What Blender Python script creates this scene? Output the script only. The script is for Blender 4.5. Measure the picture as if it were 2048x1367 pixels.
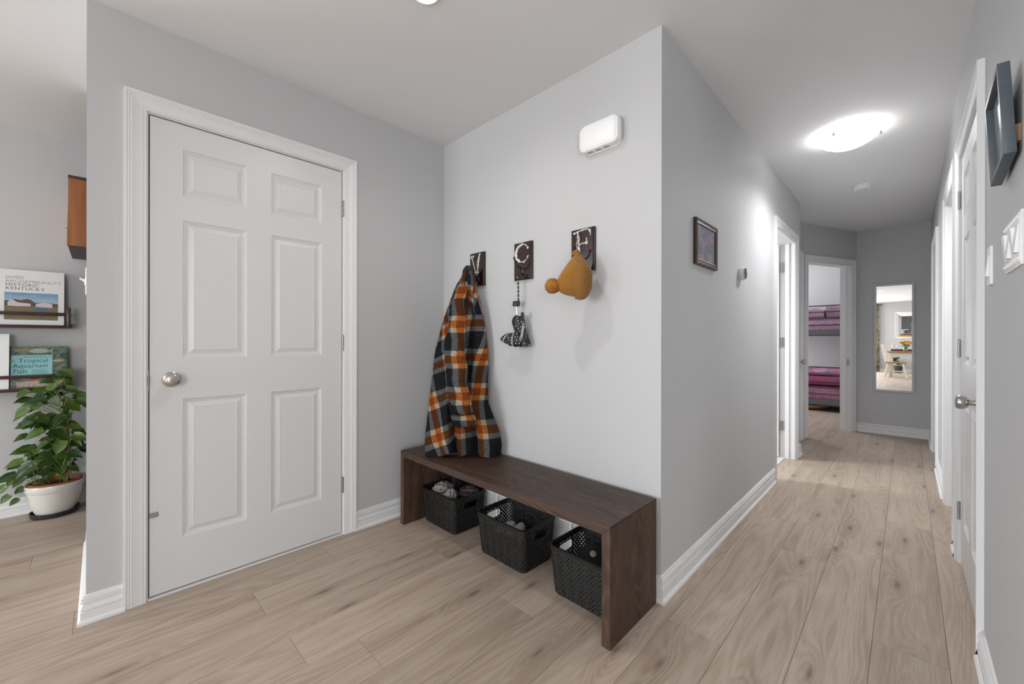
import bpy, bmesh, math, random
from mathutils import Vector, Matrix, noise as mnoise
random.seed(7)
for o in list(bpy.data.objects): bpy.data.objects.remove(o)
SC = bpy.context.scene
COL = SC.collection
PI = math.pi
# ------------------------------------------------------------------ measured room (metres)
XD, YH, XL, XR, YM, ZC = -2.274, 1.651, -0.739, 0.189, 6.434, 2.422
XW = -3.97          # living room wall with the book ledges
YB = -6.40          # rear wall of the dining room
YE = -0.038         # end face of the closet
CAMH = 1.0977
# ------------------------------------------------------------------ camera
FPX = 806.667
yaw, pit, rol = math.radians(44.416), math.radians(-0.0248), math.radians(0.0919)
R0 = Vector((math.cos(yaw), math.sin(yaw), 0)); F0 = Vector((-math.sin(yaw), math.cos(yaw), 0)); U0 = Vector((0, 0, 1))
CF = F0*math.cos(pit) + U0*math.sin(pit); CU = -F0*math.sin(pit) + U0*math.cos(pit)
CR2 = R0*math.cos(rol) + CU*math.sin(rol); CU2 = CU*math.cos(rol) - R0*math.sin(rol)
cam_d = bpy.data.cameras.new('camera'); cam = bpy.data.objects.new('camera', cam_d); COL.objects.link(cam)
cam_d.sensor_width = 36; cam_d.lens = FPX/2048*36; cam_d.shift_y = -3.8925/2048; cam_d.clip_start = 0.02
M = Matrix.Identity(4)
for i in range(3):
    M[i][0] = CR2[i]; M[i][1] = CU2[i]; M[i][2] = -CF[i]
M[0][3], M[1][3], M[2][3] = 0, 0, CAMH
cam.matrix_world = M
SC.camera = cam
# ------------------------------------------------------------------ world, exposure
W = bpy.data.worlds.new('world'); SC.world = W; W.use_nodes = True
bg = W.node_tree.nodes['Background']; bg.inputs[0].default_value = (0.75, 0.87, 1.0, 1); bg.inputs[1].default_value = 1.2
SC.view_settings.view_transform = 'Standard'; SC.view_settings.look = 'None'
SC.view_settings.exposure = 0.04; SC.view_settings.gamma = 1.0; SC.view_settings.use_curve_mapping = False
try:
    SC.cycles.max_bounces = 10; SC.cycles.diffuse_bounces = 6; SC.cycles.glossy_bounces = 4
    SC.cycles.sample_clamp_indirect = 6.0
except Exception: pass
# ------------------------------------------------------------------ lights: daylight through the windows
def area(name, loc, rot, sx, sy, power, col=(1, 1, 1)):
    l = bpy.data.lights.new(name, 'AREA'); l.shape = 'RECTANGLE'; l.size = sx; l.size_y = sy
    l.energy = power; l.color = col
    o = bpy.data.objects.new(name, l); COL.objects.link(o); o.location = loc; o.rotation_euler = rot
    return o
DAY = (0.93, 0.97, 1.0)
area('daylight_patio_window', (-2.0, YB+0.03, 1.15), (PI/2, 0, 0), 2.1, 2.0, 200, DAY)
area('daylight_dining_window', (3.37, -2.6, 1.35), (PI/2, 0, PI/2), 2.0, 1.4, 100, DAY)
area('daylight_living_window', (-5.4, -3.6, 1.35), (PI/2, 0, -PI/2), 2.0, 1.5, 165, DAY)
area('daylight_bathroom_window', (-3.05, 3.02, 1.55), (PI/2, 0, -PI/2+0.35), 0.7, 0.8, 88, DAY)
area('daylight_bedroom_window', (-2.95, 7.6, 1.5), (PI/2, 0, -PI/2), 1.2, 1.2, 62, DAY)
def spot(name, loc, power, col=(1, .95, .88), r=0.045, ang=150):
    l = bpy.data.lights.new(name, 'SPOT'); l.energy = power; l.color = col; l.shadow_soft_size = r
    l.spot_size = math.radians(ang); l.spot_blend = 0.9
    o = bpy.data.objects.new(name, l); COL.objects.link(o); o.location = loc
    return o

# ================================================================== helpers
def T0(x, y, z): return (x, y, z)
class Frame:
    """wall frame: a runs along the wall, n out of the wall, z up"""
    def __init__(s, o, A, N): s.o, s.A, s.N = o, A, N
    def __call__(s, a, n, z): return (s.o[0]+a*s.A[0]+n*s.N[0], s.o[1]+a*s.A[1]+n*s.N[1], z)
class MB:
    def __init__(s): s.bm = bmesh.new(); s.uv = {}
    def v(s, p, uv=None):
        w = s.bm.verts.new(p)
        if uv is not None: s.uv[w] = uv
        return w
    def f(s, vs, mi=0):
        try:
            q = s.bm.faces.new(vs); q.material_index = mi; return q
        except ValueError: return None
    def box(s, x0, x1, y0, y1, z0, z1, T=T0, bev=0.0):
        P = [s.v(T(x, y, z)) for x in (x0, x1) for y in (y0, y1) for z in (z0, z1)]
        fs = [s.f([P[i] for i in q]) for q in ((0,1,3,2),(4,6,7,5),(0,4,5,1),(2,3,7,6),(0,2,6,4),(1,5,7,3))]
        if bev > 0:
            es = set(e for f in fs for e in f.edges)
            bmesh.ops.bevel(s.bm, geom=list(es), offset=bev, segments=2, profile=0.6, affect='EDGES')
        return s
    def grid(s, rows, cu=False, cv=False, uvs=None, skip=None, mi=0):
        V = [[s.v(p, None if uvs is None else uvs[i][j]) for j, p in enumerate(r)] for i, r in enumerate(rows)]
        n, m = len(V), len(V[0])
        for i in range(n if cv else n-1):
            for j in range(m if cu else m-1):
                if skip and skip(i, j): continue
                s.f([V[i][j], V[i][(j+1) % m], V[(i+1) % n][(j+1) % m], V[(i+1) % n][j]], mi)
        return V
    def tube(s, pts, r, n=8, caps=True, uv=False, flat=1.0):
        pts = [Vector(p) for p in pts]; R = r if isinstance(r, (list, tuple)) else [r]*len(pts)
        t0 = (pts[1]-pts[0]).normalized(); up = Vector((0, 0, 1)) if abs(t0.z) < .9 else Vector((1, 0, 0))
        b = t0.cross(up).normalized(); rows = []; uvs = []; L = 0
        for i, p in enumerate(pts):
            t = (pts[min(i+1, len(pts)-1)]-pts[max(i-1, 0)])
            t = t.normalized() if t.length > 1e-9 else t0
            b = (b-t*b.dot(t)).normalized(); c = t.cross(b)
            if i: L += (p-pts[i-1]).length
            rows.append([p+(b*math.cos(2*PI*k/n)+c*math.sin(2*PI*k/n)*flat)*R[i] for k in range(n)])
            uvs.append([(k/n, L) for k in range(n)])
        V = s.grid(rows, cu=True, uvs=uvs if uv else None)
        if caps: s.f(V[0][::-1]); s.f(V[-1])
        return s
    def lathe(s, prof, n=24, T=T0, c=(0, 0), caps=True):
        rows = [[T(c[0]+r*math.cos(2*PI*k/n), c[1]+r*math.sin(2*PI*k/n), z) for k in range(n)] for r, z in prof]
        V = s.grid(rows, cu=True)
        if caps:
            s.f(V[0][::-1]); s.f(V[-1])
        return s
    def prism(s, poly, z0, z1, T=T0):
        a = [s.v(T(x, y, z0)) for x, y in poly]; b = [s.v(T(x, y, z1)) for x, y in poly]
        n = len(poly)
        for i in range(n): s.f([a[i], a[(i+1) % n], b[(i+1) % n], b[i]])
        s.f(a[::-1]); s.f(b)
        return s
    def sphere(s, c, r, seg=12, sc=(1, 1, 1)):
        rows = []
        for i in range(1, seg):
            th = PI*i/seg
            rows.append([(c[0]+r*sc[0]*math.sin(th)*math.cos(2*PI*k/(seg*2)), c[1]+r*sc[1]*math.sin(th)*math.sin(2*PI*k/(seg*2)), c[2]+r*sc[2]*math.cos(th)) for k in range(seg*2)])
        V = s.grid(rows, cu=True)
        t = s.v((c[0], c[1], c[2]+r*sc[2])); b = s.v((c[0], c[1], c[2]-r*sc[2])); m = seg*2
        for k in range(m):
            s.f([t, V[0][k], V[0][(k+1) % m]]); s.f([b, V[-1][(k+1) % m], V[-1][k]])
        return s
def wloc(o):
    p = Vector((0, 0, 0))
    while o is not None: p += o.location; o = o.parent
    return p
def obj(name, mb, mat, parent=None, smooth=True, ang=35, norm=True):
    bm = mb.bm
    off = wloc(parent) if parent else Vector((0, 0, 0))
    for v in bm.verts: v.co -= off
    if norm: bmesh.ops.recalc_face_normals(bm, faces=bm.faces)
    if mb.uv:
        lay = bm.loops.layers.uv.new('UVMap')
        for f in bm.faces:
            for l in f.loops:
                if l.vert in mb.uv: l[lay].uv = mb.uv[l.vert]
    me = bpy.data.meshes.new(name); bm.to_mesh(me); bm.free()
    for m in (mat if isinstance(mat, (list, tuple)) else [mat]): me.materials.append(m)
    if smooth:
        me.polygons.foreach_set('use_smooth', [True]*len(me.polygons))
        me.set_sharp_from_angle(angle=math.radians(ang))
    o = bpy.data.objects.new(name, me); COL.objects.link(o)
    if parent: o.parent = parent
    return o
def tag(o, label, cat, group=None):
    o['label'] = label; o['category'] = cat
    if group: o['group'] = group
    return o
def thing(name, label, cat, loc, group=None):
    o = bpy.data.objects.new(name, None); COL.objects.link(o); o.location = loc; o.empty_display_size = 0.05
    return tag(o, label, cat, group)
def struct(o): o['kind'] = 'structure'; return o
def sroot(name, loc=(0, 0, 0)):
    o = bpy.data.objects.new(name, None); COL.objects.link(o); o.location = loc; o.empty_display_size = 0.05
    return struct(o)
def textmesh(body, size, mat, T, parent, name='printed_text', ext=0.0, spacing=1.0):
    """flat lettering; T maps text x,y to world"""
    cu = bpy.data.curves.new('tmp', 'FONT'); cu.body = body; cu.size = size; cu.extrude = ext; cu.space_character = spacing
    to = bpy.data.objects.new('tmp', cu); COL.objects.link(to)
    bpy.context.view_layer.update()
    me = bpy.data.meshes.new_from_object(to.evaluated_get(bpy.context.evaluated_depsgraph_get()))
    bpy.data.objects.remove(to)
    off = wloc(parent); 
    for v in me.vertices: v.co = Vector(T(v.co.x, v.co.y)) - off
    me.materials.clear(); me.materials.append(mat); me.name = name
    o = bpy.data.objects.new(name, me); COL.objects.link(o); o.parent = parent
    return o

# ================================================================== materials
def newmat(name):
    m = bpy.data.materials.new(name); m.use_nodes = True
    nt = m.node_tree; p = nt.nodes['Principled BSDF']
    return m, nt, p
def N(nt, t, **kw):
    n = nt.nodes.new(t)
    for k, v in kw.items():
        if k.startswith('i_'):
            n.inputs[int(k[2:]) if k[2:].isdigit() else k[2:].replace('_', ' ')].default_value = v
        else: setattr(n, k, v)
    return n
def mixc(nt, fac, a, b, mode='MIX'):
    n = nt.nodes.new('ShaderNodeMix'); n.data_type = 'RGBA'; n.blend_type = mode
    for i, x in ((0, fac), (6, a), (7, b)):
        if hasattr(x, 'is_output'): nt.links.new(x, n.inputs[i])
        else: n.inputs[i].default_value = (*x, 1) if isinstance(x, tuple) and len(x) == 3 else x
    return n.outputs[2]
def math_(nt, op, a, b=0.0, c=None):
    n = nt.nodes.new('ShaderNodeMath'); n.operation = op
    for i, x in enumerate((a, b) if c is None else (a, b, c)):
        if hasattr(x, 'is_output'): nt.links.new(x, n.inputs[i])
        else: n.inputs[i].default_value = x
    return n.outputs[0]
def ramp(nt, fac, stops, interp='LINEAR'):
    n = nt.nodes.new('ShaderNodeValToRGB'); cr = n.color_ramp; cr.interpolation = interp
    while len(cr.elements) < len(stops): cr.elements.new(0.5)
    for e, (p, c) in zip(cr.elements, stops):
        e.position = p; e.color = (*c, 1) if len(c) == 3 else c
    nt.links.new(fac, n.inputs[0]); return n.outputs[0]
def coords(nt, scale=(1, 1, 1), which='Object', loc=None):
    tc = nt.nodes.new('ShaderNodeTexCoord'); mp = nt.nodes.new('ShaderNodeMapping')
    mp.inputs['Scale'].default_value = scale
    nt.links.new(tc.outputs[which], mp.inputs[0]); return mp.outputs[0]
def noise(nt, vec, scale, detail=3, rough=.5, dist=0):
    n = N(nt, 'ShaderNodeTexNoise'); n.inputs['Scale'].default_value = scale; n.inputs['Detail'].default_value = detail
    n.inputs['Roughness'].default_value = rough; n.inputs['Distortion'].default_value = dist
    nt.links.new(vec, n.inputs['Vector']); return n.outputs[0]
def bump(nt, p, h, strength=.2, dist=.002):
    b = N(nt, 'ShaderNodeBump'); b.inputs['Strength'].default_value = strength; b.inputs['Distance'].default_value = dist
    nt.links.new(h, b.inputs['Height']); nt.links.new(b.outputs[0], p.inputs['Normal'])
def mat(name, col, rough=.5, metal=0, var=.08, scale=8, bmp=0, bscale=200, spec=.5, emit=None, estr=0, coat=0, trans=0, sheen=0):
    m, nt, p = newmat(name)
    vec = coords(nt); nz = noise(nt, vec, scale)
    d = tuple(max(0, c*(1-var)) for c in col); l = tuple(min(1, c*(1+var)) for c in col)
    nt.links.new(mixc(nt, nz, d, l), p.inputs['Base Color'])
    p.inputs['Roughness'].default_value = rough; p.inputs['Metallic'].default_value = metal
    p.inputs['Specular IOR Level'].default_value = spec; p.inputs['Coat Weight'].default_value = coat
    p.inputs['Transmission Weight'].default_value = trans; p.inputs['Sheen Weight'].default_value = sheen
    if bmp: bump(nt, p, noise(nt, vec, bscale, 4), bmp)
    if emit:
        p.inputs['Emission Color'].default_value = (*emit, 1); p.inputs['Emission Strength'].default_value = estr
    return m
M_wall = mat('grey_wall_paint', (.513, .516, .523), .62, var=.015, scale=1.5, bmp=.06, bscale=260, spec=.3)
M_ceil = mat('white_ceiling_paint', (.76, .767, .778), .8, var=.012, scale=2, bmp=.05, bscale=180)
M_trim = mat('white_trim_paint', (.74, .74, .745), .5, var=.01, scale=4)
M_slab = None
def door_mat():
    m, nt, p = newmat('white_moulded_door')
    vec = coords(nt, (60, 60, 3)); nz = noise(nt, vec, 4, 5, .6, 1.2)
    nt.links.new(mixc(nt, noise(nt, coords(nt), 3), (.665, .667, .672), (.69, .69, .695)), p.inputs['Base Color'])
    p.inputs['Roughness'].default_value = .35
    bump(nt, p, nz, .07, .0015); return m
M_slab = door_mat()
M_nickel = mat('brushed_nickel', (.50, .48, .45), .28, 1, var=.06, scale=60)
M_steel = mat('satin_hinge_steel', (.45, .44, .43), .35, 1)
M_black = mat('black_metal', (.012, .012, .013), .35)
M_plastic = mat('white_plastic', (.82, .82, .82), .35, var=.01)
M_darkgap = mat('dark_underlay', (.03, .025, .02), .9)
def oak():
    m, nt, p = newmat('pale_oak_plank')
    tc = nt.nodes.new('ShaderNodeTexCoord'); oi = nt.nodes.new('ShaderNodeObjectInfo')
    comb = nt.nodes.new('ShaderNodeCombineXYZ')
    nt.links.new(math_(nt, 'MULTIPLY', oi.outputs['Random'], 37.0), comb.inputs[0]); nt.links.new(math_(nt, 'MULTIPLY', oi.outputs['Random'], 91.0), comb.inputs[1])
    nt.links.new(math_(nt, 'MULTIPLY', oi.outputs['Random'], 17.0), comb.inputs[2])
    add = nt.nodes.new('ShaderNodeVectorMath'); nt.links.new(tc.outputs['Object'], add.inputs[0]); nt.links.new(comb.outputs[0], add.inputs[1])
    def mp(sc):
        q = nt.nodes.new('ShaderNodeMapping'); q.inputs['Scale'].default_value = sc; nt.links.new(add.outputs[0], q.inputs[0]); return q.outputs[0]
    broad = noise(nt, mp((5.5, .42, 1)), 1.0, 2, .4)
    vo = N(nt, 'ShaderNodeTexVoronoi', voronoi_dimensions='2D'); vo.inputs['Scale'].default_value = 1.0; nt.links.new(mp((5.2, 1.25, 1)), vo.inputs['Vector'])
    d = vo.outputs['Distance']
    sepc = nt.nodes.new('ShaderNodeSeparateColor'); nt.links.new(vo.outputs['Color'], sepc.inputs[0])
    has = math_(nt, 'GREATER_THAN', sepc.outputs[0], .45)
    kn = math_(nt, 'MULTIPLY', math_(nt, 'POWER', 2.718, math_(nt, 'MULTIPLY', math_(nt, 'MULTIPLY', d, d), -30.0)), has)
    field = math_(nt, 'ADD', broad, math_(nt, 'MULTIPLY', kn, .16))
    field = math_(nt, 'ADD', field, math_(nt, 'MULTIPLY', noise(nt, mp((40, 5, 1)), 1, 3), .018))
    rings = math_(nt, 'SINE', math_(nt, 'MULTIPLY', field, 150.0))
    rings = math_(nt, 'MULTIPLY_ADD', rings, .5, .5)
    fine = noise(nt, mp((330, 9, 1)), 1, 3, .6)
    tone = noise(nt, mp((16, .9, 1)), 1, 4, .65)
    base = ramp(nt, tone, [(.28, (.322, .242, .183)), (.5, (.424, .333, .262)), (.74, (.512, .422, .346))])
    c = mixc(nt, math_(nt, 'MULTIPLY', rings, .36), base, (.57, .49, .42))
    c = mixc(nt, math_(nt, 'MULTIPLY', math_(nt, 'SUBTRACT', fine, .34), .95), c, (.235, .17, .125))
    core = math_(nt, 'MULTIPLY', math_(nt, 'POWER', 2.718, math_(nt, 'MULTIPLY', math_(nt, 'MULTIPLY', d, d), -420.0)), has)
    halo = math_(nt, 'MULTIPLY', kn, .30)
    c = mixc(nt, halo, c, (.25, .18, .13))
    c = mixc(nt, math_(nt, 'MULTIPLY', math_(nt, 'MULTIPLY', core, .75), math_(nt, 'ADD', fine, .35)), c, (.085, .055, .038))
    # each board its own tone
    hv = nt.nodes.new('ShaderNodeHueSaturation'); nt.links.new(c, hv.inputs['Color'])
    nt.links.new(math_(nt, 'MULTIPLY_ADD', oi.outputs['Random'], .16, .92), hv.inputs['Value'])
    nt.links.new(hv.outputs[0], p.inputs['Base Color'])
    p.inputs['Roughness'].default_value = .48; p.inputs['Specular IOR Level'].default_value = .35
    bump(nt, p, math_(nt, 'ADD', fine, math_(nt, 'MULTIPLY', rings, .3)), .08, .001)
    return m
M_oak = oak()
def wood(name, dark, mid, light, axis, rough=.4, ring=190, knots=True, grain=1.0):
    """stained board, grain along axis 0/1/2 (object space)"""
    m, nt, p = newmat(name)
    def sc(across, along):
        s = [across]*3; s[axis] = along; return tuple(s)
    vec1 = coords(nt, sc(7, .8)); vec2 = coords(nt, sc(230, 6)); vec3 = coords(nt, sc(14, 1.2))
    f = math_(nt, 'ADD', noise(nt, vec1, 1, 2, .5, .2), math_(nt, 'MULTIPLY', noise(nt, coords(nt, sc(60, 4)), 1, 2), .03))
    if knots:
        vo = N(nt, 'ShaderNodeTexVoronoi'); vo.inputs['Scale'].default_value = 1; nt.links.new(coords(nt, sc(5, 2.2)), vo.inputs['Vector'])
        d = vo.outputs['Distance']
        k = math_(nt, 'POWER', 2.718, math_(nt, 'MULTIPLY', math_(nt, 'MULTIPLY', d, d), -26.0))
        f = math_(nt, 'ADD', f, math_(nt, 'MULTIPLY', k, .22))
    rings = math_(nt, 'MULTIPLY_ADD', math_(nt, 'SINE', math_(nt, 'MULTIPLY', f, ring)), .5, .5)
    tone = noise(nt, vec3, 1, 4, .65); fine = noise(nt, vec2, 1, 3, .6)
    c = ramp(nt, tone, [(.3, dark), (.52, mid), (.75, light)])
    c = mixc(nt, math_(nt, 'MULTIPLY', math_(nt, 'POWER', rings, 3.0), .62*grain), c, light)
    c = mixc(nt, math_(nt, 'MULTIPLY', fine, .55*grain), c, dark)
    nt.links.new(c, p.inputs['Base Color']); p.inputs['Roughness'].default_value = rough
    bump(nt, p, math_(nt, 'ADD', fine, math_(nt, 'MULTIPLY', rings, .6)), .15, .001)
    return m
WD, WM, WL = (.016, .0080, .0050), (.052, .0255, .0155), (.135, .072, .044)
M_bench_x = wood('walnut_stained_pine_lengthwise', WD, WM, WL, 0, .5)
M_bench_z = wood('walnut_stained_pine_upright', WD, WM, WL, 2, .5)
M_ledge = mat('dark_cherry_stain', (.045, .010, .009), .28, var=.3, scale=20)
M_crate = wood('orange_stained_pine', (.16, .045, .010), (.33, .11, .025), (.42, .16, .04), 2, .45, 45, True, .6)
M_plaque = mat('glossy_mahogany', (.020, .0045, .0045), .12, var=.25, scale=30, coat=.5)
M_cream = mat('ivory_enamel', (.78, .76, .70), .35)
def mat_noise2(name, stops, scale=(8, 8, 8), rough=.6, detail=5, dist=1.5, which='Object'):
    m, nt, p = newmat(name)
    nt.links.new(ramp(nt, noise(nt, coords(nt, scale, which), 1, detail, .6, dist), stops), p.inputs['Base Color'])
    p.inputs['Roughness'].default_value = rough; return m

# ================================================================== SETTING
# ---- floor: dark underlay with oak planks laid along the hallway
mb = MB(); mb.box(-5.6, 3.5, YB-.15, 10.0, -.06, -.0095)
floor = struct(obj('floor', mb, M_darkgap, smooth=False))
PW, PL = .193, 1.37
JO = {-3: 1.565, -2: 2.515, -1: 2.745, 0: 1.98, 1: 3.15, -10: .463, -11: .82, -7: .664, -6: 1.20, -9: 1.222, -8: 1.86, -5: .33, -4: 2.26, 2: 2.4}
def plank_bm(w, l):
    b = MB(); g = .00045
    b.box(g, w-g, g, l-g, -.0095, 0)
    top = [e for e in b.bm.edges if all(abs(v.co.z) < 1e-6 for v in e.verts)]
    bmesh.ops.bevel(b.bm, geom=top, offset=.0006, segments=1, affect='EDGES')
    return b
pm = None
rest = MB()
def in_view(x, y):
    cx, cy = x+PW/2, y+PL/2
    if -0.95 < cx < .35 and 0 < y+PL and y < 6.5: return True          # hallway
    if -2.45 < cx <= -.95 and y+PL > -.4 and y < 1.7: return True      # entry
    if cx <= -2.45 and y+PL > -.7 and y < .35: return True             # living room strip
    if -2.0 < cx < -.3 and 5.2 < y+PL and y < 8.6: return True         # bedroom
    return False
for k in range(-29, 19):
    x0 = -.090+PW*k
    j0 = JO.get(k, random.uniform(0, PL))
    n0 = math.floor((YB-.1-j0)/PL)
    for n in range(n0, n0+14):
        y0 = j0+n*PL
        if y0 > 9.4: break
        if in_view(x0, y0):
            if pm is None:
                o = obj('plank', plank_bm(PW, PL), M_oak, floor, smooth=False); pm = o.data
            else:
                o = bpy.data.objects.new('plank', pm); COL.objects.link(o); o.parent = floor
            o.location = (x0, y0, 0)
        elif y0 < 1.7 and x0 < 3.4 and x0 > -5.5 and not (x0 < -2.5 and y0 > .2):
            g = .0006
            rest.box(x0+g, x0+PW-g, y0+g, y0+PL-g, -.0095, 0)
ro = obj('planks', rest, M_oak, floor, smooth=False); ro['kind'] = 'stuff'
# pale tile floor of the bathroom
mb = MB(); mb.box(-3.15, XL-.075, 1.80, 5.0, -.009, .004)
struct(obj('floor_bathroom', mb, mat_noise2('pale_stone_tile', [(.3, (.62, .58, .52)), (.7, (.72, .69, .63))], (6, 6, 6), .35), smooth=False))
# ---- ceiling
mb = MB(); mb.box(-5.6, 3.5, YB-.15, 10.0, ZC, ZC+.08)
struct(obj('ceiling', mb, M_ceil, smooth=False))
# ---- walls
def wall(name, fr, L, th, holes=(), z1=ZC, a0=0, m=None):
    """solid wall behind the face n=0, with rectangular holes (a0,a1,z0,z1)"""
    b = MB(); cuts = sorted((h[0]-.015, h[1]+.015, h[2] if h[2] == 0 else h[2], h[3]+(.015 if h[2] == 0 else 0)) if h[2] == 0 else h for h in holes)
    a = a0
    for h in cuts:
        if h[0] > a: b.box(a, h[0], -th, 0, 0, z1, fr)
        if h[2] > 0: b.box(h[0], h[1], -th, 0, 0, h[2], fr)
        if h[3] < z1: b.box(h[0], h[1], -th, 0, h[3], z1, fr)
        a = h[1]
    if a < L: b.box(a, L, -th, 0, 0, z1, fr)
    return struct(obj(name, b, m or M_wall, smooth=False))
F_closet = Frame((XD, 0), (0, 1), (1, 0))
F_hook = Frame((0, YH), (1, 0), (0, -1))
F_hall = Frame((XL, 0), (0, 1), (1, 0))
F_right = Frame((XR, 0), (0, 1), (-1, 0))
F_end = Frame((0, YM), (1, 0), (0, -1))
XJ = -.838
F_jog = Frame((XJ, 0), (0, 1), (1, 0))
bA = Vector((.408, .913)).normalized(); bN = (bA.y, -bA.x)
F_bed = Frame((-.856, 5.509), (bA.x, bA.y), bN)
F_living = Frame((XW, 0), (0, 1), (1, 0))
HT = 1.99     # inner height of the hallway door openings
wall('wall_closet', F_closet, YH, .11, [(.1405, .9555, 0, 2.045)], a0=YE)
mb = MB(); mb.box(-3.15, XD-.11, YE, YE+.1, 0, ZC); mb.box(-3.15, -3.05, YE+.1, YH, 0, ZC)
struct(obj('wall_closet_side', mb, M_wall, smooth=False))
mb = MB(); mb.box(-3.15, XL, YH, YH+.115, 0, ZC)
struct(obj('wall_hook', mb, M_wall, smooth=False))
wall('wall_hall_left', F_hall, 4.72, .115, [(3.73, 4.475, 0, HT)], a0=YH+.115)
mb = MB(); mb.box(XJ-.1, XL-.115, 4.62, 4.72, 0, ZC)
struct(obj('wall_hall_jog', mb, M_wall, smooth=False))
wall('wall_hall_nook', F_jog, 5.56, .1, [(4.83, 5.40, 0, HT)], a0=4.72)
BO0, BO1 = .125, .905
wall('wall_bedroom', F_bed, 1.024, .115, [(BO0, BO1, 0, HT)], m=None)
wall('wall_hall_end', F_end, .45, .1, a0=-.47)
D2 = (2.19, 2.965); D3 = (3.25, 3.945); D4 = (5.04, 5.735)
wall('wall_right', F_right, YM+.1, .115, [(*D2, 0, HT), (*D3, 0, HT), (*D4, 0, HT)], a0=1.20)
# living / dining room shell behind the camera
mb = MB(); mb.box(XW-.1, XW, -1.75, 2.6, 0, ZC); struct(obj('wall_living', mb, M_wall, smooth=False))
mb = MB(); mb.box(XW, -3.15, 2.5, 2.6, 0, ZC); struct(obj('wall_living_return', mb, M_wall, smooth=False))
mb = MB(); mb.box(-5.6, XW-.1, -1.85, -1.75, 0, ZC); struct(obj('wall_living_side', mb, M_wall, smooth=False))
wall('wall_living_window', Frame((-5.5, 0), (0, 1), (1, 0)), -1.75, .1, [(-4.6, -2.6, .6, 2.1)], a0=YB)
wall('wall_back', Frame((0, YB), (1, 0), (0, 1)), 3.5, .12, [(-3.05, -.95, .08, 2.12)], a0=-5.6)
wall('wall_dining', Frame((3.4, 0), (0, 1), (-1, 0)), 1.2, .1, [(-3.6, -1.6, .65, 2.05)], a0=YB)
mb = MB(); mb.box(XR+.115, 3.5, 1.20, 1.31, 0, ZC); struct(obj('wall_dining_side', mb, M_wall, smooth=False))
# bathroom and bedroom shells
M_roomwhite = mat('pale_room_paint', (.62, .63, .62), .6, var=.01)
mb = MB(); mb.box(-3.25, -3.15, YH+.115, 5.1, 0, ZC); mb.box(-3.15, XJ-.1, 4.9, 5.0, 0, ZC); struct(obj('wall_bathroom', mb, M_roomwhite, smooth=False))
mb = MB(); mb.box(-3.1, .6, 8.90, 9.0, 0, ZC); struct(obj('wall_bedroom_back', mb, M_roomwhite, smooth=False))
mb = MB(); mb.box(-3.1, -3.0, 5.0, 9.0, 0, ZC); struct(obj('wall_bedroom_left', mb, M_roomwhite, smooth=False))
mb = MB(); mb.box(.5, .6, YM+.1, 9.0, 0, ZC); mb.box(-.44, .6, YM+.1, YM+.14, 0, ZC); struct(obj('wall_bedroom_right', mb, M_roomwhite, smooth=False))

# ---- windows of the rooms behind the camera (frames, mullions, glass)
def glass_mat():
    m, nt, p = newmat('window_glass')
    tr = N(nt, 'ShaderNodeBsdfTransparent'); gl = N(nt, 'ShaderNodeBsdfGlossy'); gl.inputs['Roughness'].default_value = .02
    fr = N(nt, 'ShaderNodeFresnel'); mx = N(nt, 'ShaderNodeMixShader')
    nt.links.new(fr.outputs[0], mx.inputs[0]); nt.links.new(tr.outputs[0], mx.inputs[1]); nt.links.new(gl.outputs[0], mx.inputs[2])
    nt.links.new(mx.outputs[0], nt.nodes['Material Output'].inputs[0]); return m
M_glass = glass_mat()
def window(n, fr, a0, a1, z0, z1, div=2):
    r = sroot('window_%d' % n, fr((a0+a1)/2, 0, z0))
    b = MB(); t = .05
    b.box(a0, a0+t, -.1, -.02, z0, z1, fr); b.box(a1-t, a1, -.1, -.02, z0, z1, fr)
    b.box(a0+t, a1-t, -.1, -.02, z0, z0+t, fr); b.box(a0+t, a1-t, -.1, -.02, z1-t, z1, fr)
    obj('window_frame', b, M_trim, r, smooth=False)
    w = (a1-a0)/div
    for i in range(div):
        if i:
            b = MB(); b.box(a0+i*w-.02, a0+i*w+.02, -.09, -.03, z0+t, z1-t, fr); obj('mullion', b, M_trim, r, smooth=False)
        b = MB(); b.box(a0+i*w+.02, a0+(i+1)*w-.02, -.062, -.058, z0+t, z1-t, fr); obj('pane', b, M_glass, r, smooth=False)
window(1, Frame((0, YB), (1, 0), (0, 1)), -3.05, -.95, .08, 2.12)
window(2, Frame((3.4, 0), (0, 1), (-1, 0)), -3.6, -1.6, .65, 2.05)
window(3, Frame((-5.5, 0), (0, 1), (1, 0)), -4.6, -2.6, .6, 2.1)

# ---- baseboards
BP = [(.0235, 0), (.0235, .010), (.0190, .016), (.0150, .018), (.0150, .046), (.0100, .0475), (.0100, .0505), (.0150, .053), (.0145, .058), (.0105, .068), (.0075, .076), (.0070, .0785), (.0140, .0800), (.0145, .0850), (.0095, .0865), (.0095, .0885), (.0125, .0900), (.0120, .0960), (.0075, .0975), (.0085, .0995), (.0070, .1055), (0, .107)]
def baseboard(name, path):
    """path: wall-foot points with the room on the left-hand side of travel"""
    P = [Vector(p) for p in path]; offs = []
    for i in range(len(P)):
        def nrm(a, b): d = (b-a).normalized(); return Vector((-d.y, d.x))
        if i == 0: o = nrm(P[0], P[1])
        elif i == len(P)-1: o = nrm(P[-2], P[-1])
        else:
            n1, n2 = nrm(P[i-1], P[i]), nrm(P[i], P[i+1]); o = (n1+n2)/(1+n1.dot(n2))
        offs.append(o)
    b = MB(); rows = [[(p.x+o.x*t, p.y+o.y*t, z) for t, z in BP] for p, o in zip(P, offs)]
    V = b.grid(rows)
    for r in (V[0], V[-1]): b.f(r)
    return struct(obj(name, b, M_trim, ang=25))
baseboard('baseboard_closet', [(XD, .072), (XD, YE), (-3.15, YE)])
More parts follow.
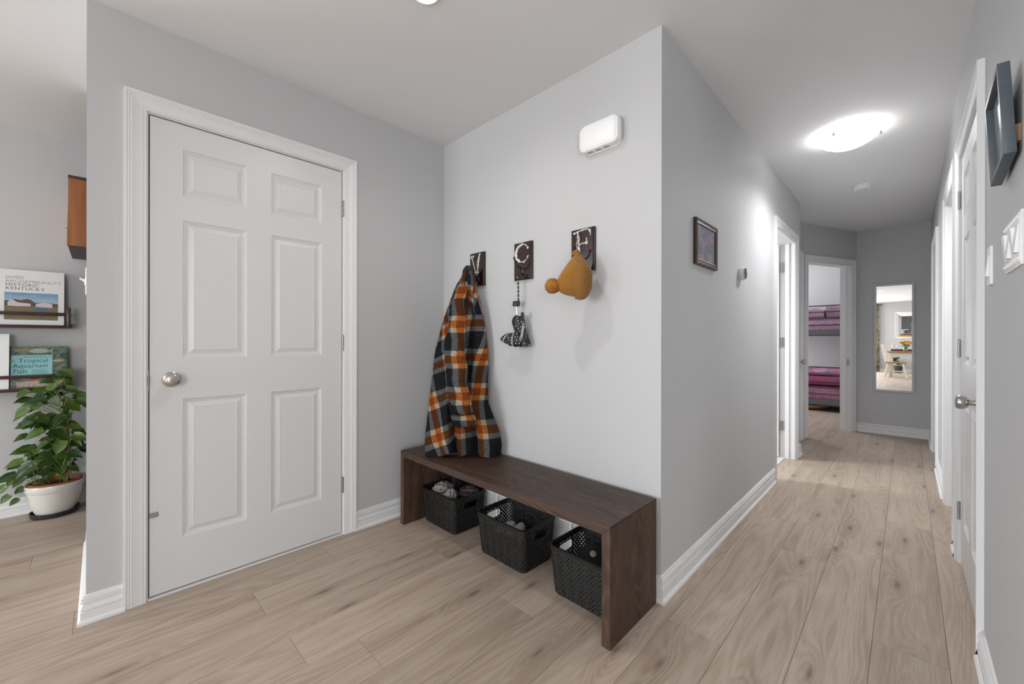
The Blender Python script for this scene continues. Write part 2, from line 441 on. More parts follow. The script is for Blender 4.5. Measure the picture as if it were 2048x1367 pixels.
baseboard('baseboard_hook', [(XL, 3.655), (XL, YH), (XD, YH), (XD, 1.029)])
baseboard('baseboard_nook', [(XJ, 4.755), (XJ, 4.72), (XL, 4.72), (XL, 4.552)])
baseboard('baseboard_hall_end', [(XR, 5.81), (XR, YM), (-.438, YM), (F_bed(.985, 0, 0)[0], F_bed(.985, 0, 0)[1])])
baseboard('baseboard_right', [(XR+.115, 1.20), (XR, 1.20), (XR, 2.115)])
baseboard('baseboard_right_middle', [(XR, 3.04), (XR, 3.175)])
baseboard('baseboard_right_far', [(XR, 4.02), (XR, 4.965)])
baseboard('baseboard_living', [(XW, 2.5), (XW, -1.75)])
baseboard('baseboard_back', [(-.95, YB), (3.4, YB)])

# ---- door casings
CP = [(0, 0), (0, .009), (.004, .011), (.008, .009), (.012, .0115), (.040, .0125), (.046, .0155), (.050, .0135), (.054, .0165), (.058, .0155), (.062, .0185), (.070, .0185), (.070, 0)]
def casing(n, fr, a0, a1, zt, jamb=.11, w=.07, zb=0, stop=True):
    """mitred casing round an opening a0..a1 with head at zt, and its jamb lining"""
    r = sroot('trim_%d' % n, fr((a0+a1)/2, 0, 0)); k = w/.07
    rv = .005
    def pieces(pth):
        b = MB(); V = b.grid(pth)
        b.f(V[0]); b.f(V[-1]); return b
    L = [[fr(a0-rv-x*k, t, z if z == zb else zt+rv+x*k) for x, t in CP] for z in (zb, 1)]
    obj('casing_leg', pieces(L), M_trim, r, ang=25)
    L = [[fr(a1+rv+x*k, t, z if z == zb else zt+rv+x*k) for x, t in CP] for z in (zb, 1)]
    obj('casing_leg', pieces(L), M_trim, r, ang=25)
    L = [[fr(a0-rv-x*k, t, zt+rv+x*k) for x, t in CP], [fr(a1+rv+x*k, t, zt+rv+x*k) for x, t in CP]]
    obj('casing_head', pieces(L), M_trim, r, ang=25)
    if jamb:
        g = .016
        b = MB(); b.box(a0-g, a0, -jamb, .001, zb, zt, fr); obj('jamb', b, M_trim, r, smooth=False)
        b = MB(); b.box(a1, a1+g, -jamb, .001, zb, zt, fr); obj('jamb', b, M_trim, r, smooth=False)
        b = MB(); b.box(a0-g, a1+g, -jamb, .001, zt, zt+g, fr); obj('jamb_head', b, M_trim, r, smooth=False)
        if stop:
            b = MB(); b.box(a0, a0+.01, -.075, -.043, zb, zt, fr); obj('door_stop', b, M_trim, r, smooth=False)
            b = MB(); b.box(a1-.01, a1, -.075, -.043, zb, zt, fr); obj('door_stop', b, M_trim, r, smooth=False)
    return r
# ---- six-panel doors
PZ = [(.228, .837), (1.017, 1.624), (1.732, 1.936)]
def six_panel(n, fr, a0, a1, z0, z1, face=-.004, th=.035, knob=None, hinge=None, both=False):
    r = sroot('door_%d' % n, fr((a0+a1)/2, face, z0)); w = a1-a0; s = (z1-z0)/2.032
    ax = [(.110*w/.813, .352*w/.813), (.459*w/.813, .703*w/.813)]
    pan = [(a0+x0, a0+x1, z0+(p0-.012)*s, z0+(p1-.012)*s) for x0, x1 in ax for p0, p1 in PZ]
    b = MB()
    aa = sorted({a0, a1, *[v for q in pan for v in q[:2]]}); zz = sorted({z0, z1, *[v for q in pan for v in q[2:]]})
    V = {}
    def gv(a, z):
        if (a, z) not in V: V[(a, z)] = b.v(fr(a, face, z))
        return V[(a, z)]
    for i in range(len(aa)-1):
        for j in range(len(zz)-1):
            ca, cz = (aa[i]+aa[i+1])/2, (zz[j]+zz[j+1])/2
            if any(q[0] < ca < q[1] and q[2] < cz < q[3] for q in pan): continue
            b.f([gv(aa[i], zz[j]), gv(aa[i+1], zz[j]), gv(aa[i+1], zz[j+1]), gv(aa[i], zz[j+1])])
    bk = {}
    def bv(a, z):
        if (a, z) not in bk: bk[(a, z)] = b.v(fr(a, face-th, z))
        return bk[(a, z)]
    for i in range(len(aa)-1):
        for z in (z0, z1): b.f([gv(aa[i], z), gv(aa[i+1], z), bv(aa[i+1], z), bv(aa[i], z)])
    for j in range(len(zz)-1):
        for a in (a0, a1): b.f([gv(a, zz[j]), gv(a, zz[j+1]), bv(a, zz[j+1]), bv(a, zz[j])])
    b.f([bv(a, z0) for a in aa] + [bv(a1, z) for z in zz[1:]] + [bv(a, z1) for a in aa[::-1][1:]] + [bv(a0, z) for z in zz[::-1][1:-1]])
    obj('slab', b, M_slab, r, smooth=False)
    for q in pan:
        b = MB()
        rings = [(0, 0), (.003, -.0035), (.006, -.0035), (.010, -.0065), (.0135, -.0065), (.016, -.0085), (.020, -.0085), (.046*w/.813*.87, -.0022), (.048*w/.813*.87, -.0030)]
        rows = [[fr(a, face+n_, z) for a, z in ((q[0]+i, q[2]+i), (q[1]-i, q[2]+i), (q[1]-i, q[3]-i), (q[0]+i, q[3]-i))] for i, n_ in rings]
        G = b.grid(rows, cu=True); b.f(G[-1])
        obj('panel', b, M_slab, r, smooth=False)
    if knob:
        ka, kz = knob
        TT = lambda x, y, z: fr(ka+x, face+z, kz+y)
        k = obj('knob', MB().lathe([(.0125, .008), (.0115, .020), (.0125, .027), (.020, .031), (.0262, .040), (.0275, .049), (.0255, .057), (.0215, .0605), (.012, .0625), (.004, .063)], 28, TT), M_nickel, r)
        obj('rosette', MB().lathe([(.033, 0), (.033, .003), (.029, .006), (.018, .0075), (.0135, .010)], 28, TT), M_nickel, k)
    if hinge:
        ha, zs, prj_ = hinge
        for z in zs:
            b = MB()
            for i in range(3):
                TT = lambda x, y, zz_, z=z: fr(ha+x, prj_+y, z+zz_)
                b.lathe([(.0062, -.043+i*.029), (.0062, -.043+i*.029+.0275)], 10, TT)
            h = obj('hinge', b, M_steel, r)
            b = MB(); b.lathe([(.003, -.046), (.003, .046)], 8, lambda x, y, zz_, z=z: fr(ha+x, prj_+y, z+zz_)); obj('hinge_pin', b, M_steel, h)
    return r
# door 1: closet
casing(1, F_closet, .1405, .9555, 2.045, .11)
d1 = six_panel(1, F_closet, .145, .951, .013, 2.040, -.004, .035, (.071+.145, .925), (.956, [1.835, 1.081, .281], .004))
b = MB(); b.box(.1405, .9555, -.06, .0045, 0, .0065, F_closet); obj('threshold', b, M_trim, d1, smooth=False)
b = MB(); b.box(.1405, .1425, -.03, .0012, .885, .965, F_closet); b.box(.1385, .1425, .0005, .006, .905, .945, F_closet); obj('strike_plate', b, M_steel, d1, smooth=False)
b = MB(); b.box(.1455, .172, -.004, .0035, .345, .365, F_closet, .003); obj('edge_bumper', b, mat('grey_rubber', (.25, .25, .25), .6), d1)
# door to the bathroom, swung open into it against the far jamb
casing(2, F_hall, 3.73, 4.475, HT, .115)
r = six_panel(2, Frame((XL-.12, 4.44), (-1, 0), (0, -1)), 0, .72, .012, HT-.004, 0, .035)
for z in (1.78, 1.08, .30):
    b = MB(); b.box(4.470, 4.4755, -.092, -.048, z-.045, z+.045, F_hall); hp = obj('hinge', b, M_steel, r, smooth=False)
    b = MB(); b.lathe([(.007, z-.045), (.007, z+.045)], 10, lambda x, y, zz_: F_hall(4.462+x, -.100+y, zz_)); obj('hinge_barrel', b, M_steel, hp)
# closed door in the nook beside the bedroom
casing(3, F_jog, 4.83, 5.40, HT, .1)
six_panel(3, F_jog, 4.833, 5.397, .012, HT-.004, -.006, .035, (5.335, .865))
# bedroom doorway, door standing open inside the room
tb_ = casing(4, F_bed, BO0, BO1, HT, .115)
b = MB(); b.box(BO1-.0012, BO1+.001, -.055, -.012, .79, .87, F_bed); obj('strike_plate', b, M_steel, tb_, smooth=False)
fo = F_bed(BO0-.002, -.12, 0)
six_panel(4, Frame((fo[0], fo[1]), (-bN[0]*.999, -bN[1]*.999), (bA.x, bA.y)), -.0, .74, .012, HT-.004, -.002, .035, (.68, .87))
# doors along the right wall
casing(5, F_right, *D2, HT, .11)
six_panel(5, F_right, D2[0]+.004, D2[1]-.004, .012, HT-.004, -.002, .035, (D2[0]+.07, .868), (D2[1]+.002, [1.79, 1.06, .26], .006))
casing(6, F_right, *D3, HT, .115)
six_panel(6, F_right, D3[0]+.004, D3[1]-.004, .012, HT-.004, -.077, .035)
casing(7, F_right, *D4, HT, .115)
six_panel(7, F_right, D4[0]+.004, D4[1]-.004, .012, HT-.004, -.077, .035)

# ================================================================== FIXTURES
# ---- flush ceiling lamp in the hallway
LX, LY = -.272, 3.335
lamp = thing('ceiling_lamp', 'lit frosted glass bowl lamp mounted flush on hallway ceiling', 'lamp', (LX, LY, ZC))
obj('mount_plate', MB().lathe([(.0, ZC), (.142, ZC), (.142, ZC-.010), (.138, ZC-.012), (0.02, ZC-.014)], 32, c=(LX, LY), caps=False), M_trim, lamp)
M_bowl = mat('alabaster_glass_lit', (.9, .89, .85), .25, emit=(1.0, .985, .95), estr=5)
prof = [(.004, -.098), (.05, -.094), (.09, -.082), (.125, -.062), (.148, -.040), (.158, -.026), (.160, -.022), (.157, -.021), (.145, -.038), (.12, -.058), (.085, -.076), (.04, -.089), (.004, -.092)]
obj('glass_bowl', MB().lathe([(r_, ZC+z) for r_, z in prof], 48, c=(LX, LY)), M_bowl, lamp)
for a in (-1.95, -1.95+2*PI/3, -1.95+4*PI/3):
    b = MB(); cx, cy = LX+.153*math.cos(a), LY+.153*math.sin(a)
    b.lathe([(.007, ZC-.052), (.0085, ZC-.047), (.0085, ZC-.04), (.004, ZC-.038), (.004, ZC-.001)], 12, c=(cx, cy)); obj('glass_clip', b, M_nickel, lamp)
pl = bpy.data.lights.new('ceiling_lamp_bulb', 'POINT'); pl.energy = 3.5; pl.color = (1, .98, .95); pl.shadow_soft_size = .03
po = bpy.data.objects.new('ceiling_lamp_bulb', pl); COL.objects.link(po); po.location = (LX, LY, ZC-.045)
spot('ceiling_lamp_glow', (LX, LY, ZC-.106), 84, (.985, .99, 1), .09, 160)
# ---- smoke detector
sd = thing('smoke_detector', 'round white smoke detector on hallway ceiling beyond the lamp', 'smoke detector', (-.279, 4.57, ZC))
obj('base', MB().lathe([(.066, ZC), (.066, ZC-.010), (.062, ZC-.011)], 32, c=(-.279, 4.57)), M_plastic, sd)
obj('cover', MB().lathe([(.060, ZC-.010), (.060, ZC-.014), (.064, ZC-.015), (.062, ZC-.028), (.050, ZC-.034), (.030, ZC-.035), (.028, ZC-.040), (.012, ZC-.042), (.002, ZC-.042)], 32, c=(-.279, 4.57)), M_plastic, sd)
b = MB()
for k in range(12):
    a = 2*PI*k/12; b.box(-.004, .004, -.003, .003, ZC-.0405, ZC-.034, lambda x, y, z, a=a: (-.279+.026*math.cos(a)+x*math.cos(a)-y*math.sin(a), 4.57+.026*math.sin(a)+x*math.sin(a)+y*math.cos(a), z))
obj('sounder_grille', b, mat('grey_plastic', (.35, .35, .35), .5), sd, smooth=False)
# ---- recessed pot lights
M_pot = mat('pot_light_lens', (.9, .88, .84), .4, emit=(1, .93, .84), estr=9)
for i, (x, y, lab, pw) in enumerate([(-1.312, .862, 'round white recessed light in the entry ceiling before the hook wall', 23), (-.5, -1.64, 'round recessed pot light seen in the hallway mirror, nearest the hallway', 11), (-.5, -3.2, 'round recessed pot light seen in the hallway mirror, above the dining chair', 11), (-.48, -4.7, 'round recessed pot light seen in the hallway mirror, nearest the grey back wall', 11)]):
    t = thing('recessed_light', lab, 'ceiling light', (x, y, ZC), 'recessed pot lights')
    obj('trim_ring', MB().lathe([(.060, ZC+.001), (.060, ZC-.004), (.052, ZC-.007), (.046, ZC-.003), (.045, ZC+.004)], 32, c=(x, y), caps=False), M_plastic, t)
    obj('lens', MB().lathe([(.0455, ZC-.001), (.04, ZC-.0025), (.002, ZC-.003)], 32, c=(x, y)), M_pot, t)
    spot('recessed_light_beam', (x, y, ZC-.012), pw, (1, .985, .965), .04, 165)

# ---- door chime box on the hook wall
ch = thing('door_chime', 'white plastic door chime box high on the grey hook wall', 'door chime', (-1.03, YH, 1.98))
def rrect(x0, x1, z0, z1, r, n=5, bulge=0):
    P = []
    for cx, cz, a0 in ((x1-r, z1-r, 0), (x0+r, z1-r, 90), (x0+r, z0+r, 180), (x1-r, z0+r, 270)):
        for k in range(n+1):
            a = math.radians(a0+90*k/n); P.append([cx+r*math.cos(a), cz+r*math.sin(a)])
    zc, hz, xc = (z0+z1)/2, (z1-z0)/2, (x0+x1)/2
    for p in P: p[0] += bulge*(1-((p[1]-zc)/hz)**2)*(1 if p[0] > xc else -1)
    return P
def pillow_box(x0, x1, z0, z1, y_back, steps, r, bulge=0):
    """rounded box standing off a wall facing -Y; steps = [(inset, y)]"""
    b = MB(); rows = []
    for ins, y in steps: rows.append([(x, y, z) for x, z in rrect(x0+ins, x1-ins, z0+ins, z1-ins, max(.002, r-ins*.6), 5, bulge)])
    V = b.grid(rows, cu=True); b.f(V[0]); b.f(V[-1]); return b
cx0, cx1, cz0, cz1 = -1.118, -.925, 1.985, 2.112
obj('back_plate', pillow_box(cx0+.012, cx1-.004, cz0-.004, cz1-.012, 0, [(0, YH+.001), (0, YH-.012)], .02, .008), M_plastic, ch)
obj('housing', pillow_box(cx0, cx1, cz0, cz1, 0, [(.006, YH-.011), (0, YH-.016), (0, YH-.040), (.004, YH-.046), (.010, YH-.0475)], .026, .012), M_plastic, ch)
obj('front_cover', pillow_box(cx0+.010, cx1-.010, cz0+.010, cz1-.008, 0, [(0, YH-.046), (0, YH-.049), (.003, YH-.0505), (.02, YH-.0512)], .02, .012), M_plastic, ch)
b = MB()
for g in range(3):
    for k in range(4): b.box(-1.085+g*.043+k*.007, -1.0815+g*.043+k*.007, YH-.036, YH-.018, cz0-.0008, cz0+.004)
obj('sound_slots', b, mat('vent_grey', (.25, .25, .25), .6), ch, smooth=False)

# ---- thermostat
ty, tz = 2.762, 1.506
th = thing('thermostat', 'round white wall thermostat with dark grey face on hallway wall', 'thermostat', (XL, ty, tz))
TT = lambda x, y, z: (XL+z, ty+x, tz+y)
obj('body', MB().lathe([(.036, 0), (.036, .004), (.0395, .006), (.0405, .014), (.0405, .026), (.0385, .030), (.034, .031)], 36, TT), M_plastic, th)
obj('display', MB().lathe([(.0345, .030), (.0345, .0318), (.031, .0326), (.002, .0328)], 36, TT), mat('dark_glass', (.07, .07, .072), .15), th)
# ---- picture on the hallway wall
def framed(root, fr, a0, a1, z0, z1, fw, d0, d1, mf, ma, ins):
    """four mitred frame rails and the picture"""
    prof_ = [(0, 0), (0, d1*.8), (.1*fw, d1), (.35*fw, d1*.92), (.55*fw, d1*.78), (.85*fw, d1*.86), (fw, d1*.72), (fw, 0)]
    C = [(a0, z0, 1, 1), (a1, z0, -1, 1), (a1, z1, -1, -1), (a0, z1, 1, -1)]
    for i in range(4):
        p, q = C[i], C[(i+1) % 4]; b = MB()
        V = b.grid([[fr(c[0]+c[2]*w, d0+t, c[1]+c[3]*w) for w, t in prof_] for c in (p, q)], cu=True); b.f(V[0]); b.f(V[1])
        obj('frame_rail', b, mf, root, ang=20)
    b = MB(); b.box(a0+fw*.8, a1-fw*.8, d0, d0+d1*ins, z0+fw*.8, z1-fw*.8, fr); obj('picture', b, ma, root, smooth=False)
M_frame1 = mat('carved_dark_frame', (.045, .026, .018), .35, var=.5, scale=120, bmp=.6, bscale=150)
M_art1 = mat_noise2('muted_painting', [(.25, (.10, .06, .06)), (.36, (.38, .20, .12)), (.44, (.36, .25, .24)), (.52, (.08, .14, .25)), (.60, (.34, .22, .18)), (.68, (.10, .15, .08)), (.8, (.45, .35, .28))], (9, 9, 12), .35, 6, 1.2)
p1 = thing('framed_painting', 'small painting in dark carved frame on hallway wall near thermostat', 'picture', (XL, 2.155, 1.467))
framed(p1, F_hall, 2.003, 2.303, 1.467, 1.692, .028, 0, .018, M_frame1, M_art1, .55)
# ---- shadow-box frame on the right wall, hung a little crooked and tipped forward
def fr_tip(a, n, z):
    # a along +Y from 0..0.21, z 0..0.215
    yy = 1.48+a; zz = 1.535+z-.10*a
    return (.1700+.011*(1-z/.215)-n+.0, yy, zz)
p2 = thing('shadow_box_frame', 'deep slate grey picture frame jutting from wall beside white door', 'picture', (XR, 1.585, 1.5))
M_frame2 = mat('slate_grey_wood', (.072, .090, .106), .4, var=.25, scale=60, bmp=.1, bscale=300)
for a0, a1, z0, z1 in ((0, .012, 0, .215), (.198, .21, 0, .215), (.012, .198, 0, .012), (.012, .198, .203, .215)):
    b = MB(); b.box(a0, a1, 0, .020, z0, z1, fr_tip, .0008); obj('frame_rail', b, M_frame2, p2)
M_art2 = mat_noise2('misty_blue_print', [(.3, (.10, .14, .16)), (.5, (.22, .27, .29)), (.7, (.30, .34, .34))], (9, 9, 6), .3)
b = MB(); b.box(.010, .20, .001, .006, .010, .205, fr_tip); obj('picture', b, M_art2, p2, smooth=False)
b = MB(); b.box(.174, .1895, 1.50, 1.522, 1.565, 1.605); obj('wood_spacer', b, wood('raw_pine', (.30, .17, .08), (.42, .25, .13), (.5, .32, .18), 2), p2, smooth=False)

# ---- switches
def switch_plate(name, lab, cat, fr, a0, a1, z0, z1, gangs, orn=False, rocker=False, group=None):
    t = thing(name, lab, cat, fr((a0+a1)/2, 0, (z0+z1)/2), group)
    b = MB(); b.box(a0, a1, -.001, .0065, z0, z1, fr, .003); obj('plate', b, M_plastic, t)
    w = (a1-a0)/gangs; zc = (z0+z1)/2
    for g in range(gangs):
        c = a0+w*(g+.5)
        if rocker:
            b = MB(); up = (g % 2 == 0)
            zA, zB = zc-.033, zc+.033
            hi, lo = .0135, .0075
            P = [fr(c-.016, lo-.003, zA), fr(c+.016, lo-.003, zA), fr(c+.016, lo-.003, zB), fr(c-.016, lo-.003, zB)]
            nA, nB = (hi, lo) if up else (lo, hi)
            Q = [fr(c-.0155, nA, zA), fr(c+.0155, nA, zA), fr(c+.0155, nB, zB), fr(c-.0155, nB, zB)]
            p_ = [b.v(x) for x in P]; q_ = [b.v(x) for x in Q]
            b.f(p_); b.f(q_)
            for i in range(4): b.f([p_[i], p_[(i+1) % 4], q_[(i+1) % 4], q_[i]])
            obj('rocker', b, M_plastic, t, smooth=False)
        else:
            b = MB(); b.box(c-.008, c+.008, .006, .010, zc-.014, zc+.014, fr, .001); hs = obj('toggle_base', b, M_plastic, t)
            b = MB(); P = [b.v(fr(c+s*.005, n, z)) for s in (-1, 1) for n, z in ((.009, zc-.002), (.009, zc+.008), (.024, zc+.016), (.024, zc+.010))]
            for q in ((0, 1, 2, 3), (4, 5, 6, 7), (0, 1, 5, 4), (1, 2, 6, 5), (2, 3, 7, 6), (3, 0, 4, 7)): b.f([P[i] for i in q])
            obj('toggle', b, M_plastic, hs, smooth=False)
        for zz in (z0+.012, z1-.012):
            pass
    if orn:
        nn = 11; bead1 = None
        for k in range(nn):
            for z in (z0+.009, z1-.009):
                b = MB(); b.sphere(fr(a0+.009+(a1-a0-.018)*k/(nn-1), .006, z), .0042, 6); obj('bead', b, M_plastic, t)
        b = MB(); b.box(a0-.004, a1+.004, -.0005, .0045, z0-.006, z1+.006, fr, .002); obj('backing_rim', b, M_plastic, t)
    return t
switch_plate('light_switch', 'single white rocker light switch beside door casing under grey frame', 'light switch', F_right, 1.925, 1.998, 1.272, 1.392, 1, rocker=True)
switch_plate('switch_plate', 'wide ornate white switch plate with beaded border and several rockers', 'light switch', F_right, 1.47, 1.665, 1.278, 1.392, 4, True, True)
switch_plate('light_switch', 'white toggle switch plate on end of closet wall near orange box', 'light switch', Frame((0, YE), (-1, 0), (0, -1)), 2.47, 2.54, 1.285, 1.40, 1)
ot = thing('wall_outlet', 'white electrical outlet low on wall between two white doorways', 'outlet', (XR, 4.20, .36))
b = MB(); b.box(4.165, 4.235, -.001, .006, .30, .415, F_right, .002); obj('plate', b, M_plastic, ot)
for z in (.335, .38):
    b = MB(); b.box(4.186, 4.214, .005, .0085, z-.014, z+.014, F_right, .003); obj('socket', b, M_plastic, ot)
# ---- mirror at the end of the hall
mr = thing('wall_mirror', 'tall narrow mirror in thin pale frame at end of hallway', 'mirror', (-.11, YM, .503))
M_mframe = mat('pale_grey_frame', (.56, .56, .57), .4, var=.05)
m0, m1, n0, n1, mw = -.282, .060, .503, 1.753, .022
for a0, a1, z0, z1 in ((m0, m0+mw, n0, n1), (m1-mw, m1, n0, n1), (m0+mw, m1-mw, n0, n0+mw), (m0+mw, m1-mw, n1-mw, n1)):
    b = MB(); b.box(a0, a1, -.0005, .018, z0, z1, F_end, .0015); obj('frame_rail', b, M_mframe, mr)
b = MB(); b.box(m0+mw-.002, m1-mw+.002, -.0005, .010, n0+mw-.002, n1-mw+.002, F_end)
M_mirror = mat('mirror_silver', (.93, .94, .94), .0, 1, var=.0)
obj('mirror_glass', b, M_mirror, mr, smooth=False)

# ================================================================== BENCH
B0, B1, BY0, BY1, BZ, BT = -2.165, -.7465, 1.2585, 1.626, .4365, .036
bench = thing('wooden_bench', 'dark walnut stained waterfall bench against grey hook wall', 'bench', ((B0+B1)/2, (BY0+BY1)/2, 0))
def mitre_top(x0, x1):
    b = MB(); P = [b.v(p) for y in (BY0, BY1) for p in ((x0, y, BZ), (x1, y, BZ), (x1-BT, y, BZ-BT), (x0+BT, y, BZ-BT))]
    for q in ((0, 1, 2, 3), (4, 5, 6, 7), (0, 1, 5, 4), (1, 2, 6, 5), (2, 3, 7, 6), (3, 0, 4, 7)): b.f([P[i] for i in q])
    bmesh.ops.bevel(b.bm, geom=list(b.bm.edges), offset=.0018, segments=2, affect='EDGES'); return b
obj('seat_board', mitre_top(B0, B1), M_bench_x, bench)
for x, s in ((B0, 1), (B1, -1)):
    b = MB(); P = [b.v(p) for y in (BY0, BY1) for p in ((x, y, 0), (x, y, BZ), (x+s*BT, y, BZ-BT), (x+s*BT, y, 0))]
    for q in ((0, 1, 2, 3), (4, 5, 6, 7), (0, 1, 5, 4), (1, 2, 6, 5), (2, 3, 7, 6), (3, 0, 4, 7)): b.f([P[i] for i in q])
    bmesh.ops.bevel(b.bm, geom=list(b.bm.edges), offset=.0018, segments=2, affect='EDGES')
    obj('leg_panel', b, M_bench_z, bench)
# ---- louvred air grille behind the baskets
vt = thing('air_grille', 'white louvred air return grille low on wall behind baskets', 'vent', (-1.45, YH, .02))
b = MB()
for a0, a1, z0, z1 in ((-1.95, -.95, .022, .036), (-1.95, -.95, .196, .21), (-1.95, -1.936, .036, .196), (-.964, -.95, .036, .196), (-1.72, -1.708, .036, .196), (-1.456, -1.444, .036, .196), (-1.19, -1.178, .036, .196)): b.box(a0, a1, -.012, .0275, z0, z1, F_hook)
obj('frame', b, M_trim, vt, smooth=False)
slat = None
for k in range(20):
    z = .042+k*.0078
    if slat is None:
        b = MB(); P = [b.v(p) for x in (-1.945, -.955) for p in ((x, YH-.024, z), (x, YH-.023, z+.0012), (x, YH-.010, z+.0062), (x, YH-.011, z+.005))]
        for q in ((0, 1, 2, 3), (4, 5, 6, 7), (0, 1, 5, 4), (1, 2, 6, 5), (2, 3, 7, 6), (3, 0, 4, 7)): b.f([P[i] for i in q])
        slat = obj('slat', b, M_trim, vt, smooth=False)
    else:
        o = slat.copy(); COL.objects.link(o); o.parent = vt; o.location = (0, 0, k*.0078)

# ================================================================== BASKETS
M_basket = mat('black_woven_plastic', (.0085, .0078, .0072), .5, var=.3, scale=60)
def rr_point(hx, hy, r, s):
    """point at arclength fraction s on rounded rectangle, starting middle of +x side, counter-clockwise"""
    segs = [('l', (hx, -hy+r), (hx, hy-r)), ('c', (hx-r, hy-r), 0), ('l', (hx-r, hy), (-hx+r, hy)), ('c', (-hx+r, hy-r), 90), ('l', (-hx, hy-r), (-hx, -hy+r)), ('c', (-hx+r, -hy+r), 180), ('l', (-hx+r, -hy), (hx-r, -hy)), ('c', (hx-r, -hy+r), 270)]
    ln = [2*(hy-r), PI*r/2, 2*(hx-r), PI*r/2]*2; tot = sum(ln); d = s*tot
    for g, l in zip(segs, ln):
        if d <= l or g is segs[-1]:
            t = min(1, d/l)
            if g[0] == 'l': return (g[1][0]+(g[2][0]-g[1][0])*t, g[1][1]+(g[2][1]-g[1][1])*t)
            a = math.radians(g[2]+90*t); return (g[1][0]+r*math.cos(a), g[1][1]+r*math.sin(a))
        d -= l
def basket(lab, x0, x1, y0, y1, h, grp):
    cx, cy = (x0+x1)/2, (y0+y1)/2; hx, hy = (x1-x0)/2, (y1-y0)/2
    t = thing('storage_basket', lab, 'basket', (cx, cy, 0), grp)
    NC, NR = 240, 41
    rows = []; lev = [i/NR for i in range(NR+1)]
    def P(s, f, off=0): 
        tp = .016*(1-f); wob = .0
        x, y = rr_point(hx-tp+off, hy-tp+off, .026, s % 1); return x, y
    for i, f in enumerate(lev):
        z = .004+f*(h-.012); row = []
        for j in range(NC):
            # weave: strands swell in and out alternately
            sw = .0007*(1 if ((j//3+i//2) % 2 == 0) else -1)
            x, y = P(j/NC, f, sw); row.append((cx+x, cy+y, z))
        rows.append(row)
    def inhandle(x, y, z):
        return abs(y) < .052 and h-.078 < z < h-.034 and abs(abs(x)-hx) < .05 and ((abs(y) < .034) or (abs(y)-.034)**2+(z-(h-.056))**2 < .019**2)
    def skip(i, j):
        mx = [rows[i][j], rows[i+1][(j+1) % NC]]
        x = (mx[0][0]+mx[1][0])/2-cx; y = (mx[0][1]+mx[1][1])/2-cy; z = (mx[0][2]+mx[1][2])/2
        if inhandle(x, y, z): return True
        if i < 2 or i > NR-4: return False
        return i % 2 == 0 and (j+(i//2 % 2)*2) % 4 in (0, 1)
    b = MB(); b.grid(rows, cu=True, skip=skip)
    w = obj('woven_wall', b, M_basket, t, ang=60)
    md = w.modifiers.new('thickness', 'SOLIDIFY'); md.thickness = .0026; md.offset = -1
    # horizontal strands proud of the wall
    b = MB()
    for i in range(3, NR-3, 2):
        f = (i+.5)/NR; z = .004+f*(h-.012)
        rr = []
        for dz, do in ((-.0022, 0), (-.0016, .0009), (.0016, .0009), (.0022, 0)):
            q = []
            for j in range(NC):
                x, y = P(j/NC, f, do+.0005*math.cos(PI*(j/2+i//2)))
                q.append((cx+x, cy+y, z+dz))
            rr.append(q)
        def sk2(ii, jj, rr=rr):
            p = rr[ii][jj]; return inhandle(p[0]-cx, p[1]-cy, p[2])
        b.grid(rr, cu=True, skip=sk2)
    st = obj('strand', b, M_basket, w, ang=60)
    b = MB(); n = 96
    prof_ = [(-.003, -.014), (.0026, -.014), (.0030, -.003), (.0042, 0), (.002, .002), (-.0035, .002), (-.003, -.014)]
    rows2 = []
    for o_, dz in prof_:
        q = []
        for j in range(n):
            x, y = rr_point(hx+o_, hy+o_, .027, j/n); q.append((cx+x, cy+y, h-.002+dz))
        rows2.append(q)
    b.grid(rows2, cu=True); obj('rim', b, M_basket, t, ang=50)
    # handle surrounds
    for s in (-1, 1):
        path = []
        for k in range(25):
            a = 2*PI*k/24; yy = (.034 if math.cos(a) > 0 else -.034)+.020*math.cos(a); zz = h-.056+.021*math.sin(a)
            f = (zz-.004)/(h-.012); path.append((cx+s*(hx-.016*(1-f)), cy+yy, zz))
        b = MB(); b.tube(path, .0028, 6, caps=False); obj('handle_grip', b, M_basket, t)
    b = MB(); q = [b.v((cx+x, cy+y, .002)) for x, y in [rr_point(hx-.016, hy-.016, .026, j/64) for j in range(64)]]
    q2 = [b.v((v.co.x, v.co.y, .006)) for v in q]; b.f(q); b.f(q2)
    for i in range(64): b.f([q[i], q[(i+1) % 64], q2[(i+1) % 64], q2[i]])
    obj('bottom', b, M_basket, t)
    return t
G = 'baskets under the bench'
basket('black woven plastic basket stuffed with knit winter wear, beneath bench near closet door', -2.122, -1.795, 1.372, 1.618, .205, G)
basket('black woven plastic basket in the middle of three beneath bench, holding small shoes', -1.602, -1.262, 1.368, 1.612, .212, G)
basket('black woven plastic basket beneath bench at hallway end, holding a black cap', -1.118, -.792, 1.368, 1.612, .212, G)
